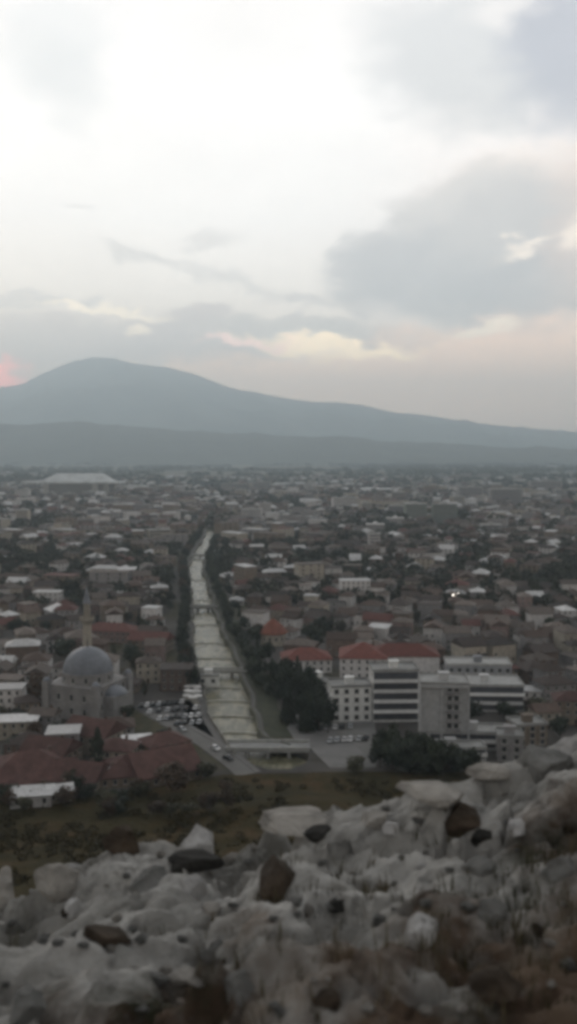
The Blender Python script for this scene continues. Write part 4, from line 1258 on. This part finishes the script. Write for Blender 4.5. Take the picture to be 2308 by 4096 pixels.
cand = town(262, 640, 15.0, 6.0)
cand = [c for c in cand if abs(proj(c[0], c[1], 5)[0] - 288) < 325]
cand.sort(key=lambda c: c[1])
near_c = [c for c in cand if random.random() > .08][:285]
used_set = set((c[0], c[1]) for c in near_c)
ymax = near_c[-1][1]
# loose trees between the houses
tpts = []
for (x, y, th) in cand:
    if (x, y) not in used_set and y < ymax: tpts.append((x, y))
for k in range(5200):
    y = math.sqrt(random.uniform(262 ** 2, 1150 ** 2)); x = random.uniform(-.345, .345) * y
    if free(x, y, 2.0): tpts.append((x, y))
near_tree = sorted([t for t in tpts if t[1] < 640], key=lambda t: t[1])
random.shuffle(near_tree)
WALLW = ['white'] * 7 + ['cream'] * 5 + ['grey'] * 5 + ['tan'] * 5 + ['brown brick'] * 5 + ['pink'] * 3
ROOFW = ['brown tiled'] * 10 + ['dark brown'] * 8 + ['maroon'] * 3 + ['grey-brown'] * 7 + ['pale metal'] * 3
TY = ['hip'] * 5 + ['gable'] * 4 + ['pyramid'] + ['flat'] * 2
specs = []
for (x, y, th) in near_c:
    w, d = random.choice(SIZES[:6] + [SIZES[7]]); st = random.choice([2, 2, 2, 3, 3, 1]); typ = random.choice(TY)
    roof = random.choice(ROOFW)
    if typ == 'flat': roof = random.choice(['pale metal', 'grey-brown', 'grey-brown', 'dark brown'])
    if roof == 'pale metal' and random.random() < .4: roof = 'grey-brown'
    specs.append(dict(x=x, y=y, th=th, w=w, d=d, st=st, typ=typ, wall=random.choice(WALLW), roof=roof))
ORD = ['nearest', 'second', 'third', 'fourth', 'fifth', 'sixth', 'seventh', 'eighth', 'ninth', 'tenth', 'eleventh', 'twelfth', 'thirteenth', 'fourteenth', 'fifteenth', 'sixteenth']


def rel(x, y):
    nm, a, b_ = min(LMK, key=lambda l: math.hypot(l[1] - x, l[2] - y) / (1 + .0005 * l[2]))
    dx, dy = x - a, y - b_
    r_ = 'behind' if dy > abs(dx) * .6 else 'before' if -dy > abs(dx) * .6 else 'left of' if dx < 0 else 'right of'
    return nm, r_, math.hypot(dx, dy)


grp_h = {}
for s in specs:
    nm, r_, dist = rel(s['x'], s['y'])
    stn = {1: 'one', 2: 'two', 3: 'three'}[s['st']]
    tyn = {'hip': 'hipped', 'gable': 'gabled', 'pyramid': 'pyramid', 'flat': 'flat'}[s['typ']]
    s['base'] = f"{stn} storey {s['wall'].replace('brown ', '')} house with {s['roof'].replace(' tiled', '')} {tyn} roof"
    s['rel'] = f"{r_} the {nm}"; s['dist'] = dist
    grp_h.setdefault((s['base'], s['rel']), []).append(s)
for (ba, re_), ls in grp_h.items():
    ls.sort(key=lambda s: s['dist'])
    for i, s in enumerate(ls):
        s['label'] = f"{ba} {re_}" if len(ls) == 1 else f"{ba}, {ORD[min(15, i)]} {re_}"
for s in specs:
    house(s['x'], s['y'], 0, s['th'], s['w'], s['d'], s['st'], s['typ'], s['wall'], s['roof'], s['label'], 'houses of the town', nwin=10 if s['y'] < 400 else 4)
print('houses', len(specs), 'to', ymax)

# individual loose trees
nt_ind = 0
occ = [(c[0], c[1]) for c in near_c]
gocc = {}
for a, b_ in occ: gocc.setdefault((int(a // 20), int(b_ // 20)), []).append((a, b_))


def clear_of_houses(x, y, r):
    for i in (-1, 0, 1):
        for j in (-1, 0, 1):
            for a, b_ in gocc.get((int(x // 20) + i, int(y // 20) + j), ()):
                if (a - x) ** 2 + (b_ - y) ** 2 < r * r: return False
    return True


for (x, y) in near_tree:
    if nt_ind >= 85: break
    if not clear_of_houses(x, y, 7.2) or abs(proj(x, y, 5)[0] - 288) > 310: continue
    nm, r_, dist = rel(x, y); c = random.choice(['dark', 'dark', 'green', 'olive', 'russet']); ty = random.choice(['round', 'round', 'round', 'poplar', 'cone'])
    if ty == 'cone': c = 'dark'
    lab = f"{ {'dark': 'dark green', 'green': 'green', 'olive': 'olive green', 'russet': 'reddish brown'}[c] } { {'round': 'round crowned tree', 'poplar': 'slim upright tree', 'cone': 'pointed conifer'}[ty] } between the houses {r_} the {nm}"
    tree(x, y, 0, random.uniform(2.4, 4.2) * (.65 if ty != 'round' else 1), random.uniform(6, 12), ty, c, lab, lab.replace('tree', 'trees').replace('conifer', 'conifers')); nt_ind += 1
    gocc.setdefault((int(x // 20), int(y // 20)), []).append((x, y))
print('loose trees', nt_ind)

# the rest of the town: thousands of roofs, one mass
wk = list(WALLS); rk = list(ROOFS)
fm = [WALLS[k] for k in wk] + [ROOFS[k] for k in rk] + [M_GLASS]
b = MB(); nfar = 0
far_c = town(ymax + 8, 1500, 16.5, 6.5, .45) + town(1510, 2400, 23, 9, .5) + town(2410, 3500, 38, 12, .5)
green_pts = []
for (x, y, th) in far_c:
    if y > 2400 and float(fbm(x * .0015, y * .0015, 2)) + (2900 - y) / 900 < random.uniform(-.6, .4): continue
    if random.random() < (.1 if y < 1500 else .2): continue
    k = 1 if y < 1500 else 1.35
    zone = float(fbm(x * .009 + 3, y * .005 + 1, 3)); street = abs(float(vnoise(x * .006 + y * .0016, y * .0022 - x * .001 + 5))) < .035
    if street: continue
    if zone > .30:
        if random.random() < .8: green_pts.append((x, y, 0, random.uniform(4, 7.5), random.uniform(8, 14)))
        if random.random() < .7: continue
    w, d = random.choice(SIZES); w *= k * random.uniform(.75, 1.25); d *= k * random.uniform(.8, 1.15); st = random.choice([1, 2, 2, 2, 3, 3, 4])
    wc = random.choice(WALLW); big = zone < -.2 and random.random() < .3
    if big: w *= random.uniform(1.4, 2.2); d *= 1.3; st += random.choice([1, 2, 3]); wc = random.choice(['white', 'cream', 'grey', 'grey', 'tan']) if y > 1100 else random.choice(['tan', 'grey', 'cream'])
    h = st * 2.9; wi = wk.index(wc); ri = len(wk) + rk.index(random.choice(ROOFW + ['pale metal'] * (2 if y > 1400 else 1)))
    ty = 'flat' if big else random.choice(TY)
    if big: ri = len(wk) + rk.index(random.choice(['pale metal', 'grey-brown', 'grey-brown', 'maroon']))
    rise = {'hip': .28, 'gable': .3, 'pyramid': .34, 'flat': 0}[ty] * d
    v0 = len(b.v); b.box(-w / 2, w / 2, -d / 2, d / 2, -.3, h, wi)
    roof_mb(b, w, d, h + .01, rise, ty, .5, ri, .2)
    if y < 1100:
        for s in range(st):
            for q in (-.3, 0, .3):
                for sg in (-1, 1):
                    b.box(q * w - .6, q * w + .6, min(sg * d / 2, sg * (d / 2 + .05)), max(sg * d / 2, sg * (d / 2 + .05)), s * 2.9 + 1, s * 2.9 + 2.4, len(fm) - 1)
    c, s_ = math.cos(th), math.sin(th)
    for i in range(v0, len(b.v)):
        q = b.v[i]; b.v[i] = (x + q[0] * c - q[1] * s_, y + q[0] * s_ + q[1] * c, q[2])
    nfar += 1
kind(b.build('distant_houses', fm), 'stuff')
print('far houses', nfar)


# far trees, one mass (leaf clumps)
def tree_mass(name, pts, per, leafk, m):
    n = len(pts); P0 = np.array(pts)          # x, y, z, rad, h
    k = np.repeat(np.arange(n), per); N_ = len(k)
    a = rng.uniform(0, 2 * PI, N_); ct = rng.uniform(-.8, 1, N_); q = rng.uniform(.6, 1.05, N_) * np.sqrt(1 - ct ** 2)
    q *= 1 + .25 * np.sin(a * 3 + k)
    r_ = P0[k, 3]; hh = P0[k, 4]
    c = np.stack([P0[k, 0] + r_ * q * np.cos(a), P0[k, 1] + r_ * q * np.sin(a), P0[k, 2] + hh * (.56 + .44 * ct * rng.uniform(.75, 1.05, N_))], -1)
    u = rng.normal(size=(N_, 3)); u /= np.linalg.norm(u, axis=1)[:, None]; w_ = rng.normal(size=(N_, 3)); w_ -= (w_ * u).sum(1)[:, None] * u; w_ /= np.linalg.norm(w_, axis=1)[:, None]
    s = (r_ * leafk * rng.uniform(.6, 1.3, N_))[:, None]
    v = np.stack([c - u * s, c - w_ * s * .7, c + u * s, c + w_ * s * .7], 1).reshape(-1, 3).astype(np.float32)
    me = bpy.data.meshes.new(name); me.vertices.add(len(v)); me.vertices.foreach_set('co', v.ravel()); me.loops.add(len(v)); me.loops.foreach_set('vertex_index', np.arange(len(v), dtype=np.int32))
    me.polygons.add(N_); me.polygons.foreach_set('loop_start', np.arange(0, len(v), 4, dtype=np.int32)); me.materials.append(m); me.update(calc_edges=True)
    return kind(put(name, me), 'stuff')


pts = green_pts + [(x, y, 0, random.uniform(2.5, 5), random.uniform(6, 12)) for x, y in tpts if y > 560 and random.random() < .8]
tree_mass('distant_trees', pts, 90, .26, mat('far_leaf', (.045, .050, .030), col2=(.022, .024, .016), scale=.05, tint=0))
pts = []
for k in range(2600):
    y = math.sqrt(random.uniform(1150 ** 2, 3300 ** 2)); x = random.uniform(-.345, .345) * y
    if not free(x, y, 2.0): continue
    if float(fbm(x * .004, y * .004, 3)) > .0 or random.random() < .3: pts.append((x, y, 0, random.uniform(4, 9), random.uniform(8, 15)))
for k in range(3200):
    y = math.sqrt(random.uniform(3000 ** 2, 7200 ** 2)); x = random.uniform(-.345, .345) * y
    if float(fbm(x * .0012 + 4, y * .003, 3)) > .08: pts.append((x, y, 0, random.uniform(12, 26), random.uniform(9, 18)))
tree_mass('distant_woods', pts, 40, .42, mat('far_leaf', (0, 0, 0)))

# scrub on the hillside
pts = []
for k in range(2600):
    x = random.uniform(-110, 100); y = random.uniform(90, 264); z = float(hill_z(x, y))
    if z < .5 or float(fbm(x * .05, y * .05, 3)) < -.12 + random.uniform(-.2, .2): continue
    s = random.uniform(.5, 1.7); pts.append((x, y, z - .3, s, s * 1.3))
tree_mass('undergrowth', pts, 60, .26, mat('scrub_leaf', (.050, .040, .015), col2=(.034, .027, .010), scale=.03, tint=0))

# ------------------------------------------------------------------ ridges and mountain
def profile(pts, D):
    u = np.array([p[0] for p in pts], float); v = np.array([p[1] for p in pts], float)
    return (u - 288.5) / F * D, (HZ - v) / F * D + H


MT = [(-500, 440), (-300, 418), (-120, 400), (0, 388), (24, 384), (48, 372), (75, 361), (95, 357), (116, 358), (135, 364), (170, 368), (199, 376), (222, 385), (240, 390), (278, 397), (314, 402), (338, 402), (362, 405), (397, 413), (430, 416), (465, 421), (500, 426), (533, 429), (577, 432), (700, 440), (1100, 450)]
D = 16000
px_, pz_ = profile(MT, D)
gx = np.linspace(-11000, 12000, 460); gy = np.linspace(9500, 19500, 110); X, Y = np.meshgrid(gx, gy)
s = np.clip((Y - 10500) / (D - 10500), 0, 1) ** 1.15 * np.clip(1 - (Y - D) / 4200, 0, 1) ** .6
Xs = X + (D - Y) * .08 * fbm(X * .0004, Y * .0004, 3) * 3
Z = np.interp(X * D / np.maximum(Y, 15000), px_, pz_) * s + ridged(Xs * .0009, Y * .0007, 5) * 230 * np.clip(s * 2, 0, 1) * np.clip(np.abs(Y - D) / 1800 + .10, 0, 1) - 12
m_far = mat('mountain_slope', (.13, .135, .10), col2=(.03, .04, .03), scale=.0012, tint=0, bump=30, bscale=.004)
kind(grid_mesh('mountain', X, Y, Z, m_far), 'structure')
RD = [(-300, 428), (0, 424), (40, 425), (60, 424), (80, 421), (100, 425), (140, 428), (190, 432), (278, 434), (330, 437), (380, 441), (450, 445), (520, 447), (577, 449), (900, 451)]
D = 8200
px_, pz_ = profile(RD, D)
gx = np.linspace(-5200, 5200, 360); gy = np.linspace(6600, 9400, 60); X, Y = np.meshgrid(gx, gy)
s = np.clip((Y - 6900) / (D - 6900), 0, 1) ** 1.1 * np.clip(1 - (Y - D) / 1200, 0, 1)
Z = np.interp(X, px_, pz_) * s + ridged(X * .002, Y * .002, 5) * 16 * np.clip(s * 3, 0, 1) * 1.8 - 4
kind(grid_mesh('hills', X, Y, Z, mat('hill_slope', (.06, .065, .045), col2=(.03, .034, .024), scale=.004, tint=0, bump=8, bscale=.02)), 'structure')

# ------------------------------------------------------------------ haze
b = MB(); b.box(-16000, 16000, -1500, 21500, -4.5, 1780)
mh = bpy.data.materials.new('haze'); nt, N, L = nodes(mh); N.remove(N['Principled BSDF'])
pv = N.new('ShaderNodeVolumePrincipled'); pv.inputs['Color'].default_value = (.76, .91, 1, 1); pv.inputs['Density'].default_value = 1.38e-4; pv.inputs['Anisotropy'].default_value = .45
L.new(pv.outputs[0], N['Material Output'].inputs['Volume'])
kind(b.build('haze', mh), 'stuff')

# ------------------------------------------------------------------ render settings
scene.view_settings.view_transform = 'Standard'
scene.view_settings.look = 'None'
scene.view_settings.exposure = 0.86
scene.view_settings.gamma = 1
cy = scene.cycles
cy.pixel_filter_type = 'BLACKMAN_HARRIS'
cy.filter_width = 3.7
cy.use_denoising = True
cy.max_bounces = 5; cy.diffuse_bounces = 3; cy.glossy_bounces = 2; cy.volume_bounces = 1
cy.volume_max_steps = 64
print('objects', len(bpy.data.objects))
